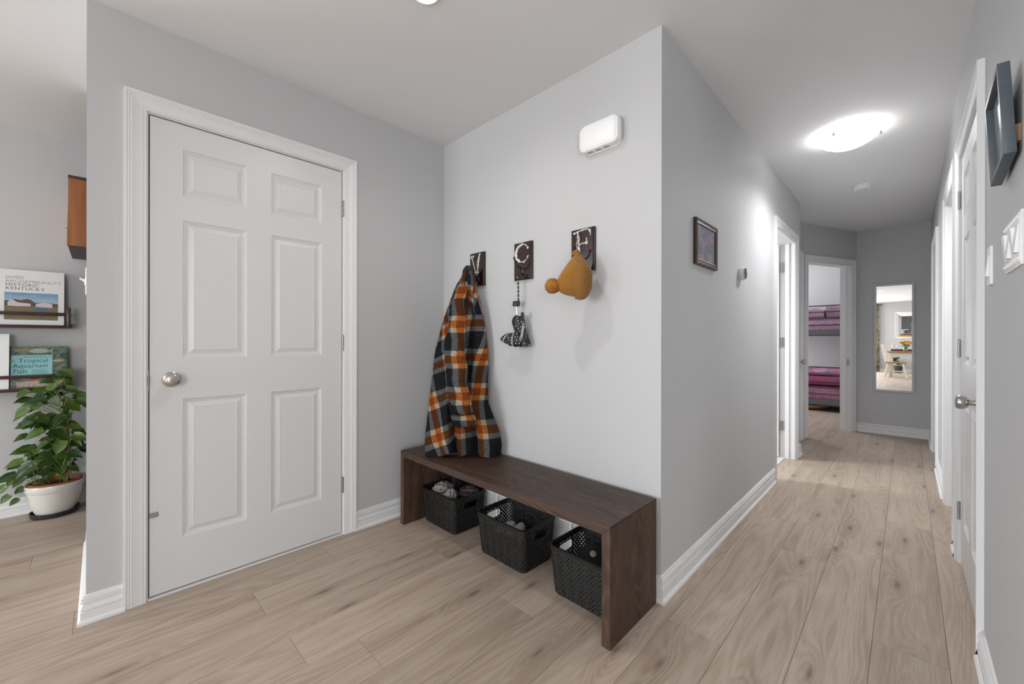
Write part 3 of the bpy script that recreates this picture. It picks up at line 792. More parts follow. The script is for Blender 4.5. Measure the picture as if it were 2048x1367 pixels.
# ---- things in the baskets
def blob(name, lab, cat, c, rad, m, seed, amp=.18, sc=(1, 1, 1), group=None, seg=14):
    b = MB(); b.sphere((0, 0, 0), 1, seg)
    for v in b.bm.verts:
        n_ = mnoise.noise(v.co*1.6+Vector((seed, seed*2, 0)))+.4*mnoise.noise(v.co*4+Vector((0, seed, 5)))
        k = 1+amp*n_; v.co = Vector((c[0]+v.co.x*rad*sc[0]*k, c[1]+v.co.y*rad*sc[1]*k, c[2]+v.co.z*rad*sc[2]*k))
    o = obj(name, b, m, ang=180)
    return tag(o, lab, cat, group)
def knit_mat(name, a, bcol, ccol, sc):
    m, nt, p = newmat(name)
    vec = coords(nt)
    w = N(nt, 'ShaderNodeTexWave'); w.inputs['Scale'].default_value = sc; w.inputs['Distortion'].default_value = 6; w.inputs['Detail'].default_value = 2; w.bands_direction = 'Z'
    nt.links.new(vec, w.inputs[0])
    c = ramp(nt, w.outputs[1], [(.0, a), (.62, a), (.70, bcol), (.86, ccol), (.95, a)], 'CONSTANT')
    nt.links.new(c, p.inputs['Base Color']); p.inputs['Roughness'].default_value = .95
    bump(nt, p, noise(nt, vec, 240, 3), .7, .004); return m
M_knit1 = knit_mat('grey_purple_knit', (.30, .27, .25), (.045, .02, .06), (.5, .48, .46), 7)
M_knit2 = knit_mat('dark_striped_knit', (.035, .022, .03), (.32, .25, .24), (.14, .015, .04), 13)
M_knit3 = mat('charcoal_fleece', (.02, .022, .025), .95, bmp=.6, bscale=120)
def beanie_like(name, lab, cat, c, m, tilt, sc, seed):
    b = MB(); rows = []
    for i in range(13):
        f = i/12; rr = math.sin(PI*(.12+.78*f))**.6*(1-.25*f)
        rows.append([Vector((rr*math.cos(2*PI*k/24)*(1+.09*math.sin(3*k*PI/12+i*.4+seed)), rr*math.sin(2*PI*k/24)*.8, -.7+1.5*f+.08*math.sin(k*PI/6+seed))) for k in range(24)])
    R_ = Matrix.Rotation(tilt[0], 3, 'X') @ Matrix.Rotation(tilt[1], 3, 'Y')
    V = b.grid([[Vector(c)+(R_ @ p)*sc for p in r_] for r_ in rows], cu=True); b.f(V[-1]); b.f(V[0])
    return tag(obj(name, b, m, ang=180), lab, cat)
def crumple(name, lab, cat, c, rad, m, seed, sc, tilt):
    b = MB(); b.sphere((0, 0, 0), 1, 26); R_ = Matrix.Rotation(tilt[0], 3, 'X') @ Matrix.Rotation(tilt[1], 3, 'Y') @ Matrix.Rotation(tilt[2], 3, 'Z')
    for v in b.bm.verts:
        p = v.co.copy(); sv = Vector((seed*3.1, seed*1.7, seed))
        k = 1+.42*(abs(mnoise.noise(p*1.5+sv))-.2)-.30*abs(mnoise.noise(p*3.1+sv*2))+.10*mnoise.noise(p*7+sv)
        v.co = Vector(c)+(R_ @ Vector((p.x*sc[0], p.y*sc[1], p.z*sc[2])))*rad*k
    return tag(obj(name, b, m, ang=180), lab, cat)
crumple('knit_hat', 'pale grey knit hat with purple pattern piled in basket near closet door', 'hat', (-2.022, 1.458, .178), .070, M_knit1, 1, (1.05, .95, .75), (.2, -.3, .4))
crumple('knit_mitten', 'grey knit mitten poking up beside the purple patterned hat in basket', 'mitten', (-1.905, 1.432, .180), .050, mat('pale_grey_knit', (.24, .225, .215), .95, bmp=.6, bscale=180), 2.3, (.75, .8, 1.15), (.1, .5, 0))
crumple('striped_scarf', 'dark striped knit scarf bundled in basket behind grey mitten', 'scarf', (-1.874, 1.543, .178), .062, M_knit2, 3.7, (1.1, .8, .8), (.3, .2, .9))
blob('fleece_bundle', 'dark fleece filling the lower part of basket near closet door', 'clothing', (-1.957, 1.495, .072), .065, M_knit3, 3, .08, (1.85, 1.4, .95))
M_shoe = mat('pale_grey_suede', (.55, .52, .48), .8); M_shoe2 = mat('black_leather', (.012, .012, .013), .35)
def shoe(lab, c, yawa, m, s=1.0, grp=None):
    t = thing('small_shoe', lab, 'shoe', c, grp)
    R_ = Matrix.Rotation(yawa, 3, 'Z')
    b = MB(); rows = []
    for i, (y, w, zt) in enumerate([(-.062, .012, .030), (-.055, .022, .050), (-.035, .026, .056), (-.012, .026, .048), (.012, .028, .036), (.034, .030, .028), (.050, .026, .022), (.060, .012, .014)]):
        row = []
        for k in range(14):
            a = PI*k/13; row.append(Vector(c)+R_ @ Vector((w*math.cos(a)*s, y*s, (.006+zt*max(0,math.sin(a))**.8)*s)))
        rows.append(row)
    V = b.grid(rows); b.f(V[0]); b.f(V[-1]); obj('upper', b, m, t, ang=80)
    b = MB(); pl_ = [(-.064, .012), (-.05, .026), (-.01, .026), (.03, .033), (.055, .026), (.066, .010)]
    poly = [(w, y) for y, w in pl_]+[(-w, y) for y, w in pl_[::-1]]
    b.prism(poly, 0, .010, lambda x, y, z: Vector(c)+R_ @ Vector((x*s, y*s, z*s))); obj('sole', b, mat('rubber_sole', (.6, .58, .54), .6) if m is M_shoe else M_shoe2, t)
    return t
shoe('small pale grey suede shoe lying in middle basket beside its handle hole', (-1.508, 1.500, .094), 2.5, M_shoe, .78)
shoe('small pale suede shoe in middle basket between the other shoes', (-1.440, 1.502, .099), 2.9, M_shoe, .82)
shoe('small black leather shoe in middle basket next to its rear corner', (-1.364, 1.512, .094), 2.4, M_shoe2, .9)
blob('shoe_bag', 'dark cloth bag under the shoes in middle basket', 'bag', (-1.432, 1.490, .054), .046, mat('dark_red_cloth', (.03, .012, .014), .9), 9, .08, (2.85, 1.85, 1.08))
cap = thing('baseball_cap', 'black cap with round orange badge lying in basket at hallway end', 'cap', (-.955, 1.48, .07))
b = MB(); rows = []
for i in range(9):
    f = i/8; rr = .078*math.cos(f*PI/2*.97); rows.append([(-.990+rr*math.cos(2*PI*k/24), 1.520+rr*.95*math.sin(2*PI*k/24), .105+.085*math.sin(f*PI/2)) for k in range(24)])
V = b.grid(rows, cu=True); b.f(V[-1]); obj('crown', b, M_knit3, cap, ang=80)
b = MB(); poly = [(.078*math.cos(a), .078*math.sin(a)) for a in [PI*1.0+PI*k/12 for k in range(13)]]; poly2 = [(.10*math.cos(a), -.035+.085*math.sin(a)) for a in [PI*2-PI*k/12 for k in range(13)]]
b.prism([(-.990+x*.9, 1.520+y*.9) for x, y in poly+poly2], .106, .110); obj('visor', b, M_knit3, cap)
bx = Vector((-.966, 1.487, .1765)); nb = Vector((.33, -.5, .8)).normalized(); e1 = nb.cross(Vector((0, 0, 1))).normalized(); e2 = e1.cross(nb)
Tb = lambda x, y, z: bx+e1*x+e2*y+nb*z
obj('badge', MB().lathe([(.013, -.004), (.013, .002), (.0115, .003), (.002, .003)], 20, Tb), mat('badge_white', (.7, .66, .6), .5), cap)
obj('badge_centre', MB().lathe([(.008, .002), (.0075, .0042), (.001, .0048)], 16, Tb), mat('badge_orange', (.55, .16, .05), .5), cap)
obj('badge_dot', MB().lathe([(.0042, .004), (.0035, .0058), (.001, .006)], 12, Tb), M_cream, cap)
blob('cloth_pouch', 'black cloth pouch under the cap in basket at hallway end', 'bag', (-.957, 1.49, .056), .045, M_knit3, 4, .08, (2.7, 1.85, 1.1))

# ================================================================== HOOK PLAQUES
PWD, PHT = .133, .208
def letter_strokes(ch):
    if ch == 'C':
        P = [(.50+.36*math.cos(a), .70+.235*math.sin(a)) for a in [math.radians(38+284*k/22) for k in range(23)]]
        return [(P[5:17], 2), (P[:6], 1), (P[16:], 1)], [(.80, .83), (.80, .60), (.50, .945), (.32, .52), (.60, .46)]
    if ch == 'F':
        return [([(.30, .93), (.34, .80), (.32, .66), (.35, .52), (.38, .38), (.42, .30)], 2), ([(.28, .93), (.50, .95), (.70, .955), (.82, .93)], 1), ([(.82, .93), (.86, .86), (.84, .80)], 1), ([(.36, .63), (.50, .64), (.64, .645)], 1), ([(.64, .645), (.70, .70), (.68, .76)], 1), ([(.30, .93), (.22, .92), (.15, .90)], 1), ([(.64, .645), (.70, .60)], 1)], [(.84, .92), (.70, .66), (.18, .91), (.44, .29), (.52, .95)]
    return [([(.70, .93), (.66, .80), (.62, .68), (.60, .55), (.55, .42)], 2), ([(.20, .84), (.30, .66), (.42, .45)], 1), ([(.10, .86), (.20, .84), (.30, .90)], 1), ([(.42, .45), (.50, .38), (.60, .42)], 1)], [(.16, .90), (.28, .90), (.75, .92), (.42, .40), (.62, .40), (.52, .33)]
def plaque(ch, x0, lab):
    z0 = 1.430
    t = thing('hook_plaque', lab, 'wall hook', (x0+PWD/2, YH, z0), 'letter plaques on the hook wall')
    b = MB(); b.box(x0, x0+PWD, YH-.0185, YH+.0005, z0, z0+PHT)
    es = [e for e in b.bm.edges if all(abs(v.co.y-(YH-.0185)) < 1e-6 for v in e.verts)]
    bmesh.ops.bevel(b.bm, geom=es, offset=.006, segments=3, affect='EDGES')
    obj('board', b, M_plaque, t, ang=30)
    yf = YH-.0192
    Tp = lambda f: Vector((x0+f[0]*PWD, yf, z0+f[1]*PHT))
    st, dots = letter_strokes(ch); rnd = random.Random(ord(ch))
    b = MB(); lf = MB()
    def leaf(p, a, l):
        d = Vector((math.cos(a), 0, math.sin(a))); n_ = Vector((-d.z, 0, d.x)); q = [p, p+d*l*.5+n_*l*.28, p+d*l, p+d*l*.5-n_*l*.28]
        m_ = p+d*l*.5+Vector((0, -.0016, 0))
        vs = [lf.v(x) for x in q]; c = lf.v(m_)
        for i in range(4): lf.f([vs[i], vs[(i+1) % 4], c])
    for path, kind in st:
        P3 = [Tp(f) for f in path]
        if kind == 2:
            for s in (-1, 1):
                q = []
                for i, p in enumerate(P3):
                    d = (P3[min(i+1, len(P3)-1)]-P3[max(i-1, 0)]).normalized(); n_ = Vector((-d.z, 0, d.x)); f = i/(len(P3)-1)
                    q.append(p+n_*s*.0088*math.sin(PI*min(1, f*1.05))+n_*.002*math.sin(i*2.1))
                b.tube(q, .0010, 6)
            for i in range(len(P3)-1):
                b.tube([P3[i]+Vector((.004, 0, .002)), (P3[i]+P3[i+1])/2, P3[i+1]-Vector((.004, 0, .002))], .0010, 5)
                for s in range(6): leaf(P3[i]+(P3[i+1]-P3[i])*rnd.random(), rnd.uniform(0, 2*PI), rnd.uniform(.007, .012))
        else:
            b.tube(P3, .0014, 6)
            d = P3[1]-P3[0]
            b.tube([p+Vector((.002, 0, .0035)) for p in P3], .0009, 5)
    for f in dots:
        for k in range(7): leaf(Tp(f), rnd.uniform(0, 2*PI), rnd.uniform(.006, .011))
    lt = obj('letter', b, M_cream, t)
    obj('letter_leaves', lf, M_cream, lt, smooth=False)
    cx = x0+PWD*.52; h = MB()
    h.lathe([(.013, YH-.0185), (.013, YH-.022), (.007, YH-.026)], 16, lambda x, y, z: (cx+x, z, z0+.048+y*1.6))
    h.tube([(cx, YH-.022, z0+.058), (cx, YH-.040, z0+.062), (cx, YH-.062, z0+.072), (cx, YH-.078, z0+.090), (cx, YH-.084, z0+.106)], [.0042, .0040, .0038, .0038, .0036], 8)
    h.sphere((cx, YH-.0845, z0+.110), .0068, 8)
    h.tube([(cx, YH-.022, z0+.040), (cx, YH-.034, z0+.022), (cx, YH-.046, z0+.012), (cx, YH-.056, z0+.014), (cx, YH-.060, z0+.026)], .0036, 8)
    h.sphere((cx, YH-.060, z0+.029), .0055, 8)
    obj('hook', h, M_black, t)
    b = MB(); b.lathe([(.0032, YH-.0183), (.0030, YH-.0198), (.001, YH-.0202)], 10, lambda x, y, z: (x0+PWD*.5+x, z, z0+PHT*.955+y)); obj('screw', b, mat('brass', (.5, .28, .1), .35, 1), t)
    return t
plaque('V', -1.976, 'glossy dark wood plaque with white letter V, checked coat hanging from it')
plaque('C', -1.588, 'glossy dark wood plaque with white letter C, umbrella hanging from it')
plaque('F', -1.192, 'glossy dark wood plaque with white letter F, mustard hat hanging from it')

# ================================================================== PLAID COAT
def plaid():
    m, nt, p = newmat('fuzzy_check_wool')
    tc = nt.nodes.new('ShaderNodeTexCoord')
    ns = noise(nt, tc.outputs['Object'], 260, 2)
    sx = nt.nodes.new('ShaderNodeSeparateXYZ'); nt.links.new(tc.outputs['UV'], sx.inputs[0])
    def masks(v):
        v = math_(nt, 'ADD', v, math_(nt, 'MULTIPLY', math_(nt, 'SUBTRACT', ns, .5), .010))
        f = math_(nt, 'FRACT', math_(nt, 'DIVIDE', v, .212))
        rr = lambda a, b: math_(nt, 'MULTIPLY', math_(nt, 'GREATER_THAN', f, a), math_(nt, 'LESS_THAN', f, b))
        g = math_(nt, 'ADD', rr(.50, .64), rr(.85, .99)); bn = rr(.64, .85); return g, bn
    gu, bu = masks(sx.outputs[0]); gv, bv = masks(sx.outputs[1])
    C0, Cg, Cb, Cgg, Cgb, Cbb = (.0105, .0118, .0155), (.110, .116, .124), (.090, .030, .007), (.48, .39, .28), (.40, .125, .026), (.235, .052, .007)
    c = mixc(nt, gu, C0, Cg); c = mixc(nt, gv, c, Cg)
    c = mixc(nt, bu, c, Cb); c = mixc(nt, bv, c, Cb)
    c = mixc(nt, math_(nt, 'MULTIPLY', gu, gv), c, Cgg)
    c = mixc(nt, math_(nt, 'MULTIPLY', gu, bv), c, Cgb); c = mixc(nt, math_(nt, 'MULTIPLY', bu, gv), c, Cgb)
    c = mixc(nt, math_(nt, 'MULTIPLY', bu, bv), c, Cbb)
    fz = noise(nt, tc.outputs['Object'], 420, 3, .7)
    tw = noise(nt, tc.outputs['Object'], 330, 2, .8)
    c = mixc(nt, 1.0, c, ramp(nt, tw, [(.36, (.30, .30, .30)), (.50, (1, 1, 1)), (.64, (2.0, 2.0, 2.0))]), 'MULTIPLY')
    sp = math_(nt, 'GREATER_THAN', noise(nt, tc.outputs['Object'], 520, 2, .8), .60)
    c = mixc(nt, math_(nt, 'MULTIPLY', sp, .13), c, (.55, .5, .45))
    nt.links.new(c, p.inputs['Base Color']); p.inputs['Roughness'].default_value = 1; p.inputs['Specular IOR Level'].default_value = .1
    bump(nt, p, fz, 1.0, .006); return m
M_plaid = plaid()
CL = [(-1.946, 1.575, 1.53), (-1.956, 1.56, 1.495), (-2.018, 1.55, 1.417), (-2.1, 1.53, 1.25), (-2.12, 1.51, 1.155), (-2.134, 1.48, 1.012), (-2.101, 1.43, 0.82), (-2.06, 1.37, 0.639), (-2.007, 1.32, 0.513), (-1.965, 1.297, 0.440)]
CR = [(-1.914, 1.585, 1.527), (-1.878, 1.59, 1.502), (-1.875, 1.6, 1.427), (-1.824, 1.6, 1.305), (-1.798, 1.605, 1.215), (-1.786, 1.61, 1.125), (-1.768, 1.61, 1.007), (-1.772, 1.61, 0.858), (-1.767, 1.61, 0.725), (-1.715, 1.61, 0.644), (-1.667, 1.608, 0.573), (-1.649, 1.605, 0.511), (-1.652, 1.602, 0.440)]
def atz(S, z):
    for a, b_ in zip(S[:-1], S[1:]):
        if a[2] >= z >= b_[2]:
            t = (a[2]-z)/(a[2]-b_[2]); return Vector((a[0]+(b_[0]-a[0])*t, a[1]+(b_[1]-a[1])*t, z))
    return Vector(S[0] if z > S[0][2] else S[-1])
def sm(a, b_, x): t = max(0, min(1, (x-a)/(b_-a))); return t*t*(3-2*t)
coat = thing('checked_coat', 'fuzzy orange, grey and charcoal checked wool coat hanging on hook onto bench', 'coat', (-1.86, 1.5, BZ))
out = Vector((.62, -.78, 0)).normalized()
def coat_front(s, f):
    z = 1.527-(1.527-.4395)*f
    l, r_ = atz(CL, min(1.527, z)), atz(CR, min(1.524, z))
    p = l.lerp(r_, s); env = max(0, math.sin(PI*s))**.75
    wdt = (r_-l).length
    # big panel fold near the left front edge, deep groove, then middle, deep groove, right skirt
    amp = .018+.050*f
    fold = .55*env*min(.16, .05+wdt*.22)
    g1 = math.exp(-((s-(.40+.03*f))/.035)**2); g2 = math.exp(-((s-(.70-.02*f))/.040)**2)
    fold += amp*(.42*math.cos(2*PI*(s*2.2+.1*f))*env) - (.045+.040*f)*sm(.05, .35, f)*g1 - (.03+.03*f)*sm(.25, .6, f)*g2
    fold += .006*math.sin(9*s+14*f)+.004*math.sin(31*s+5*f)*f
    if f > .85: fold -= .02*sm(.85, 1, f)*env*(1 if s > .3 else .0)
    p = p+out*fold
    hem = sm(.93, 1, f)*.028*(math.exp(-((s-.36)/.10)**2)+.7*math.exp(-((s-.62)/.12)**2))
    p.z = max(.4385, p.z+hem)
    return p
b = MB(); NRW, NF, NB = 64, 60, 18
rows, uvs = [], []
for i in range(NRW+1):
    f = i/NRW; row = [coat_front(k/(NF-1), f) for k in range(NF)]
    L_ = 0; uu = []
    for k in range(NF):
        if k: L_ += (row[k]-row[k-1]).length
        uu.append(L_)
    mid = uu[int(NF*.42)]
    skew = .34
    uv = [((uu[k]-mid)+.30-(.30*(1.2-row[k].z) if k < NF*.42 else 0), (1.55-row[k].z)*1.05+skew*(uu[k]-mid)*(1 if k < NF*.42 else 0)) for k in range(NF)]
    for k in range(1, NB):
        t = k/NB; q = row[NF-1].lerp(row[0], t); z = q.z
        q = Vector((q.x, min(YH-.006, q.y+.5*math.sin(PI*t)*(.03+.10*f)), z)); row.append(q); uv.append((uu[-1]-mid+.3+.4*t, (1.55-z)*1.05))
    rows.append(row); uvs.append(uv)
V = b.grid(rows, cu=True, uvs=uvs); b.f(V[0])
body = obj('coat_body', b, M_plaid, coat, ang=180)
def fuzz(o, dens=0):
    tx = bpy.data.textures.new('fuzz', 'CLOUDS'); tx.noise_scale = .012
    s = o.modifiers.new('sub', 'SUBSURF'); s.levels = 1; s.render_levels = 1
    d = o.modifiers.new('fuzz', 'DISPLACE'); d.texture = tx; d.strength = .010; d.mid_level = .5; d.texture_coords = 'LOCAL'
fuzz(body)
# sleeve hanging in front, with turned cuff
SP = [(-1.885, 1.51, 1.42), (-1.895, 1.482, 1.33), (-1.880, 1.462, 1.21), (-1.868, 1.437, 1.10), (-1.846, 1.420, .98), (-1.815, 1.409, .87), (-1.783, 1.404, .77), (-1.752, 1.402, .685)]
def tubeuv(pts, rx, ry, n=28, v0=0.0, wob=.006):
    b = MB(); rows, uvs = [], []; L_ = 0
    for i, p in enumerate(pts):
        p = Vector(p)
        if i: L_ += (p-Vector(pts[i-1])).length
        row, uv = [], []
        for k in range(n):
            a = 2*PI*k/n; w_ = 1+.10*math.sin(3*a+i*.9)
            row.append(p+Vector((out.y*-1*math.cos(a)*rx[i]*w_, out.x*math.cos(a)*rx[i]*w_, 0))+out*(math.sin(a)*ry[i]*w_))
            uv.append((.33+rx[i]*a*.85, v0+L_*1.02))
        rows.append(row); uvs.append(uv)
    V = b.grid(rows, cu=True, uvs=uvs); b.f(V[0]); b.f(V[-1]); return b
def resample(P, n):
    q = []
    for i in range(n):
        f = i/(n-1)*(len(P)-1); k = min(int(f), len(P)-2); q.append(Vector(P[k]).lerp(Vector(P[k+1]), f-k))
    return q
SPr = resample(SP, 26)
sl = obj('sleeve', tubeuv(SPr, [.030+.030*sm(0, .5, i/25)+.004*math.sin(i*1.3) for i in range(26)], [.018+.020*sm(0, .5, i/25) for i in range(26)], v0=.125), M_plaid, coat, ang=180); fuzz(sl)
cf = obj('cuff', tubeuv([(-1.753, 1.4015, .690), (-1.748, 1.400, .665), (-1.741, 1.399, .640), (-1.736, 1.398, .622)], [.064, .066, .066, .063], [.042, .044, .044, .041], v0=.815), M_plaid, sl, ang=180); fuzz(cf)
# collar loop over the hook and lapel edge
b = MB(); rows, uvs = [], []
for i in range(9):
    f = i/8; row, uv = [], []
    for k in range(7):
        s = k/6
        s = s*(1-.75*f)+.5*.75*f; row.append(Vector((-1.885+.045*f+.02*s, 1.535+.055*s-.018*math.sin(PI*f), 1.50-.26*f-.02*s))+out*.03*math.sin(PI*s)); uv.append((.05+s*.1, .25+f*.26))
    rows.append(row); uvs.append(uv)
b.grid(rows, uvs=uvs); lp = obj('lapel', b, M_plaid, coat, ang=180)
q = lp.modifiers.new('thick', 'SOLIDIFY'); q.thickness = .008; fuzz(lp)
b = MB(); b.tube([(-1.884, 1.580, 1.495), (-1.877, 1.590, 1.427), (-1.853, 1.592, 1.36), (-1.827, 1.592, 1.305), (-1.808, 1.596, 1.25)], .0040, 8); obj('facing_edge', b, mat('rose_lining', (.26, .14, .11), .9), coat)
b = MB(); b.tube(resample([(-1.953, 1.570, 1.495), (-1.942, 1.566, 1.520), (-1.922, 1.562, 1.538), (-1.903, 1.566, 1.538), (-1.890, 1.574, 1.522), (-1.882, 1.584, 1.495)], 16), .0125, 12, uv=True); cl = obj('collar', b, mat('navy_wool', (.022, .026, .036), 1, bmp=1, bscale=400, var=.5, scale=200), coat); fuzz(cl)

def fibres(o, n, ln, parent, seed):
    """loose wool fibres standing off the cloth"""
    me = o.data; me.calc_loop_triangles(); uvl = me.uv_layers[0].data; rnd = random.Random(seed)
    tris = list(me.loop_triangles); acc = []; tot = 0
    for t in tris: tot += t.area; acc.append(tot)
    import bisect
    b = MB(); off = wloc(o)
    for _ in range(n):
        t = tris[min(len(tris)-1, bisect.bisect(acc, rnd.random()*tot))]
        r1, r2 = rnd.random(), rnd.random()
        if r1+r2 > 1: r1, r2 = 1-r1, 1-r2
        w = (1-r1-r2, r1, r2); p = Vector((0, 0, 0)); nn = Vector((0, 0, 0)); uu = [0, 0]
        for k in range(3):
            v = me.vertices[t.vertices[k]]; p += v.co*w[k]; nn += v.normal*w[k]; q = uvl[t.loops[k]].uv; uu[0] += q[0]*w[k]; uu[1] += q[1]*w[k]
        nn = (nn.normalized()+Vector((rnd.uniform(-.9, .9), rnd.uniform(-.9, .9), rnd.uniform(-1.0, .5)))).normalized()
        sd = nn.cross(Vector((rnd.random(), rnd.random(), rnd.random()))).normalized()*.0007
        p = p+off; e = p+nn*ln*rnd.uniform(.5, 1.2)
        b.f([b.v(p-sd, tuple(uu)), b.v(p+sd, tuple(uu)), b.v(e, tuple(uu))])
    q = obj('wool_fibres', b, M_plaid, parent, smooth=False, norm=False); q['kind'] = 'stuff'
fibres(body, 30000, .0075, body, 1); fibres(sl, 9000, .007, sl, 2); fibres(cf, 2500, .007, sl, 3)

# ================================================================== UMBRELLA
def dots_mat():
    m, nt, p = newmat('black_polka_dot_nylon')
    tc = nt.nodes.new('ShaderNodeTexCoord'); sx = nt.nodes.new('ShaderNodeSeparateXYZ'); nt.links.new(tc.outputs['UV'], sx.inputs[0])
    def cell(v, per, off=0.0): return math_(nt, 'SUBTRACT', math_(nt, 'FRACT', math_(nt, 'ADD', math_(nt, 'DIVIDE', v, per), off)), .5)
    def dots(o):
        a = cell(sx.outputs[0], .030, o); b_ = cell(sx.outputs[1], .030, o)
        return math_(nt, 'LESS_THAN', math_(nt, 'ADD', math_(nt, 'MULTIPLY', a, a), math_(nt, 'MULTIPLY', b_, b_)), .012)
    d = math_(nt, 'MAXIMUM', dots(0), dots(.5))
    v = sx.outputs[0]
    f = math_(nt, 'FRACT', math_(nt, 'DIVIDE', v, .13))
    rr = lambda a, b_: math_(nt, 'MULTIPLY', math_(nt, 'GREATER_THAN', f, a), math_(nt, 'LESS_THAN', f, b_))
    st = math_(nt, 'ADD', rr(.66, .70), rr(.75, .79)); band = rr(.62, 1.0)
    d = math_(nt, 'MULTIPLY', d, math_(nt, 'SUBTRACT', 1.0, band))
    c = mixc(nt, math_(nt, 'MAXIMUM', d, st), (.014, .014, .015), (.72, .70, .66))
    nt.links.new(c, p.inputs['Base Color']); p.inputs['Roughness'].default_value = .55; return m
M_dots = dots_mat()
um = thing('folded_umbrella', 'black umbrella with white dots and stripes hanging loosely folded by strap', 'umbrella', (-1.52, 1.60, 1.05))
b = MB(); rows = []; uvs = []
sp_ = [(-1.5205, YH-.056, 1.450), (-1.520, YH-.052, 1.40), (-1.5195, YH-.051, 1.35), (-1.520, YH-.050, 1.302)]
b.tube(sp_, .0042, 8, uv=True); 
def dot_strap():
    m, nt, p = newmat('dotted_strap'); tc = nt.nodes.new('ShaderNodeTexCoord'); sx = nt.nodes.new('ShaderNodeSeparateXYZ'); nt.links.new(tc.outputs['UV'], sx.inputs[0])
    f = math_(nt, 'SUBTRACT', math_(nt, 'FRACT', math_(nt, 'DIVIDE', sx.outputs[1], .022)), .5); g = math_(nt, 'SUBTRACT', math_(nt, 'FRACT', math_(nt, 'MULTIPLY', sx.outputs[0], 4)), .5)
    d = math_(nt, 'LESS_THAN', math_(nt, 'ADD', math_(nt, 'MULTIPLY', f, f), math_(nt, 'MULTIPLY', g, math_(nt, 'MULTIPLY', g, .25))), .022)
    nt.links.new(mixc(nt, d, (.012, .012, .012), (.75, .73, .7)), p.inputs['Base Color']); p.inputs['Roughness'].default_value = .7; return m
obj('wrist_strap', b, dot_strap(), um)
M_grip = mat('black_rubber', (.02, .02, .021), .45)
ax = Vector((-.15, 0, 1)).normalized()
hc = Vector((-1.534, 1.60, 1.296))
obj('handle_cap', MB().lathe([(.018, -.014), (.0205, -.011), (.0205, .010), (.0185, .014), (.004, .015)], 24, lambda x, y, z: (hc.x+x+.12*z, hc.y+y, hc.z+z)), M_grip, um)
b = MB(); b.tube([(-1.535, 1.60, 1.286), (-1.527, 1.60, 1.225)], .004, 10); obj('shaft', b, mat('bright_steel', (.75, .75, .75), .2, 1), um)
def pleat(pts, wid, thk, n=40, pl_=5, amp=.16, u0=0, v0=0, tw=0.0):
    b = MB(); rows, uvs = [], []; L_ = 0
    for i, p in enumerate(pts):
        p = Vector(p)
        if i: L_ += (p-Vector(pts[i-1])).length
        row, uv = [], []
        for k in range(n):
            a = 2*PI*k/n; g = 1+amp*math.sin(pl_*a+i*.25)+.06*math.sin(11*a+i)
            row.append(p+Vector((math.cos(a)*wid[i]*g, math.sin(a)*thk[i]*g, .004*math.sin(3*a)))); uv.append((u0+a*.050+tw*L_, v0+L_))
        rows.append(row); uvs.append(uv)
    V = b.grid(rows, cu=True, uvs=uvs); b.f(V[0]); b.f(V[-1]); return b
P_ = resample([(-1.522, 1.60, 1.230), (-1.520, 1.60, 1.205), (-1.512, 1.60, 1.175), (-1.503, 1.60, 1.145), (-1.500, 1.602, 1.125), (-1.497, 1.602, 1.095), (-1.498, 1.604, 1.062)], 22)
wv = [.020, .030, .034, .036, .037, .037, .036, .036, .035, .034, .032, .031, .031, .033, .036, .039, .042, .044, .046, .047, .047, .046]
obj('canopy_bundle', pleat(P_, wv, [w*.7 for w in wv], amp=.13, tw=.6, u0=.02), M_dots, um, ang=60)
def flap(P, Q, th, name, u0):
    """pleated canopy panel between two edges"""
    b = MB(); n = 8; rows, uvs = [], []
    for i in range(n+1):
        f = i/n; a = Vector(P[0]).lerp(Vector(P[1]), f); c = Vector(Q[0]).lerp(Vector(Q[1]), f)
        row, uv = [], []
        for k in range(7):
            s = k/6; row.append(a.lerp(c, s)+Vector((0, -.016*math.sin(PI*s)-.01*math.sin(PI*f), 0))); uv.append((u0+f*.13, s*.075))
        rows.append(row); uvs.append(uv)
    b.grid(rows, uvs=uvs); o = obj(name, b, M_dots, um, ang=80); md = o.modifiers.new('thick', 'SOLIDIFY'); md.thickness = th; return o
flap([(-1.640, 1.580, 1.098), (-1.560, 1.578, 1.068)], [(-1.590, 1.592, 1.138), (-1.528, 1.585, 1.135)], .005, 'canopy_flap', .04)
flap([(-1.565, 1.570, 1.066), (-1.470, 1.568, 1.060)], [(-1.535, 1.578, 1.140), (-1.490, 1.575, 1.150)], .005, 'canopy_flap', .035)
b = MB(); b.tube([(-1.492, 1.595, 1.205), (-1.484, 1.592, 1.224)], .003, 6); tb2 = obj('closure_tab', b, M_grip, um)
b = MB(); b.box(-.009, .009, -.002, .002, -.014, .014, lambda x, y, z: (-1.480+x+.25*z*-1, 1.592+y, 1.232+z+.2*x), .001); obj('closure_patch', b, M_grip, um)

# ================================================================== MUSTARD BEANIE
def rib_mat(name, col, sc, direction):
    m, nt, p = newmat(name); vec = coords(nt)
    w = N(nt, 'ShaderNodeTexWave'); w.inputs['Scale'].default_value = sc; w.bands_direction = direction; w.inputs['Distortion'].default_value = .6; w.inputs['Detail'].default_value = 1
    nt.links.new(vec, w.inputs[0])
    nt.links.new(mixc(nt, w.outputs[1], tuple(c*.72 for c in col), col), p.inputs['Base Color'])
    p.inputs['Roughness'].default_value = .95; p.inputs['Sheen Weight'].default_value = .2
    bump(nt, p, w.outputs[1], .7, .003); return m
MU = (.31, .138, .019)
M_rib = rib_mat('mustard_rib_knit', MU, 55, 'Z'); M_must = mat('mustard_fine_knit', (.29, .128, .017), .95, bmp=.5, bscale=320, var=.12, scale=160, sheen=.2)
hat = thing('pompom_beanie', 'mustard yellow ribbed beanie with pompom hanging on hook', 'hat', (-1.11, 1.57, 1.30))
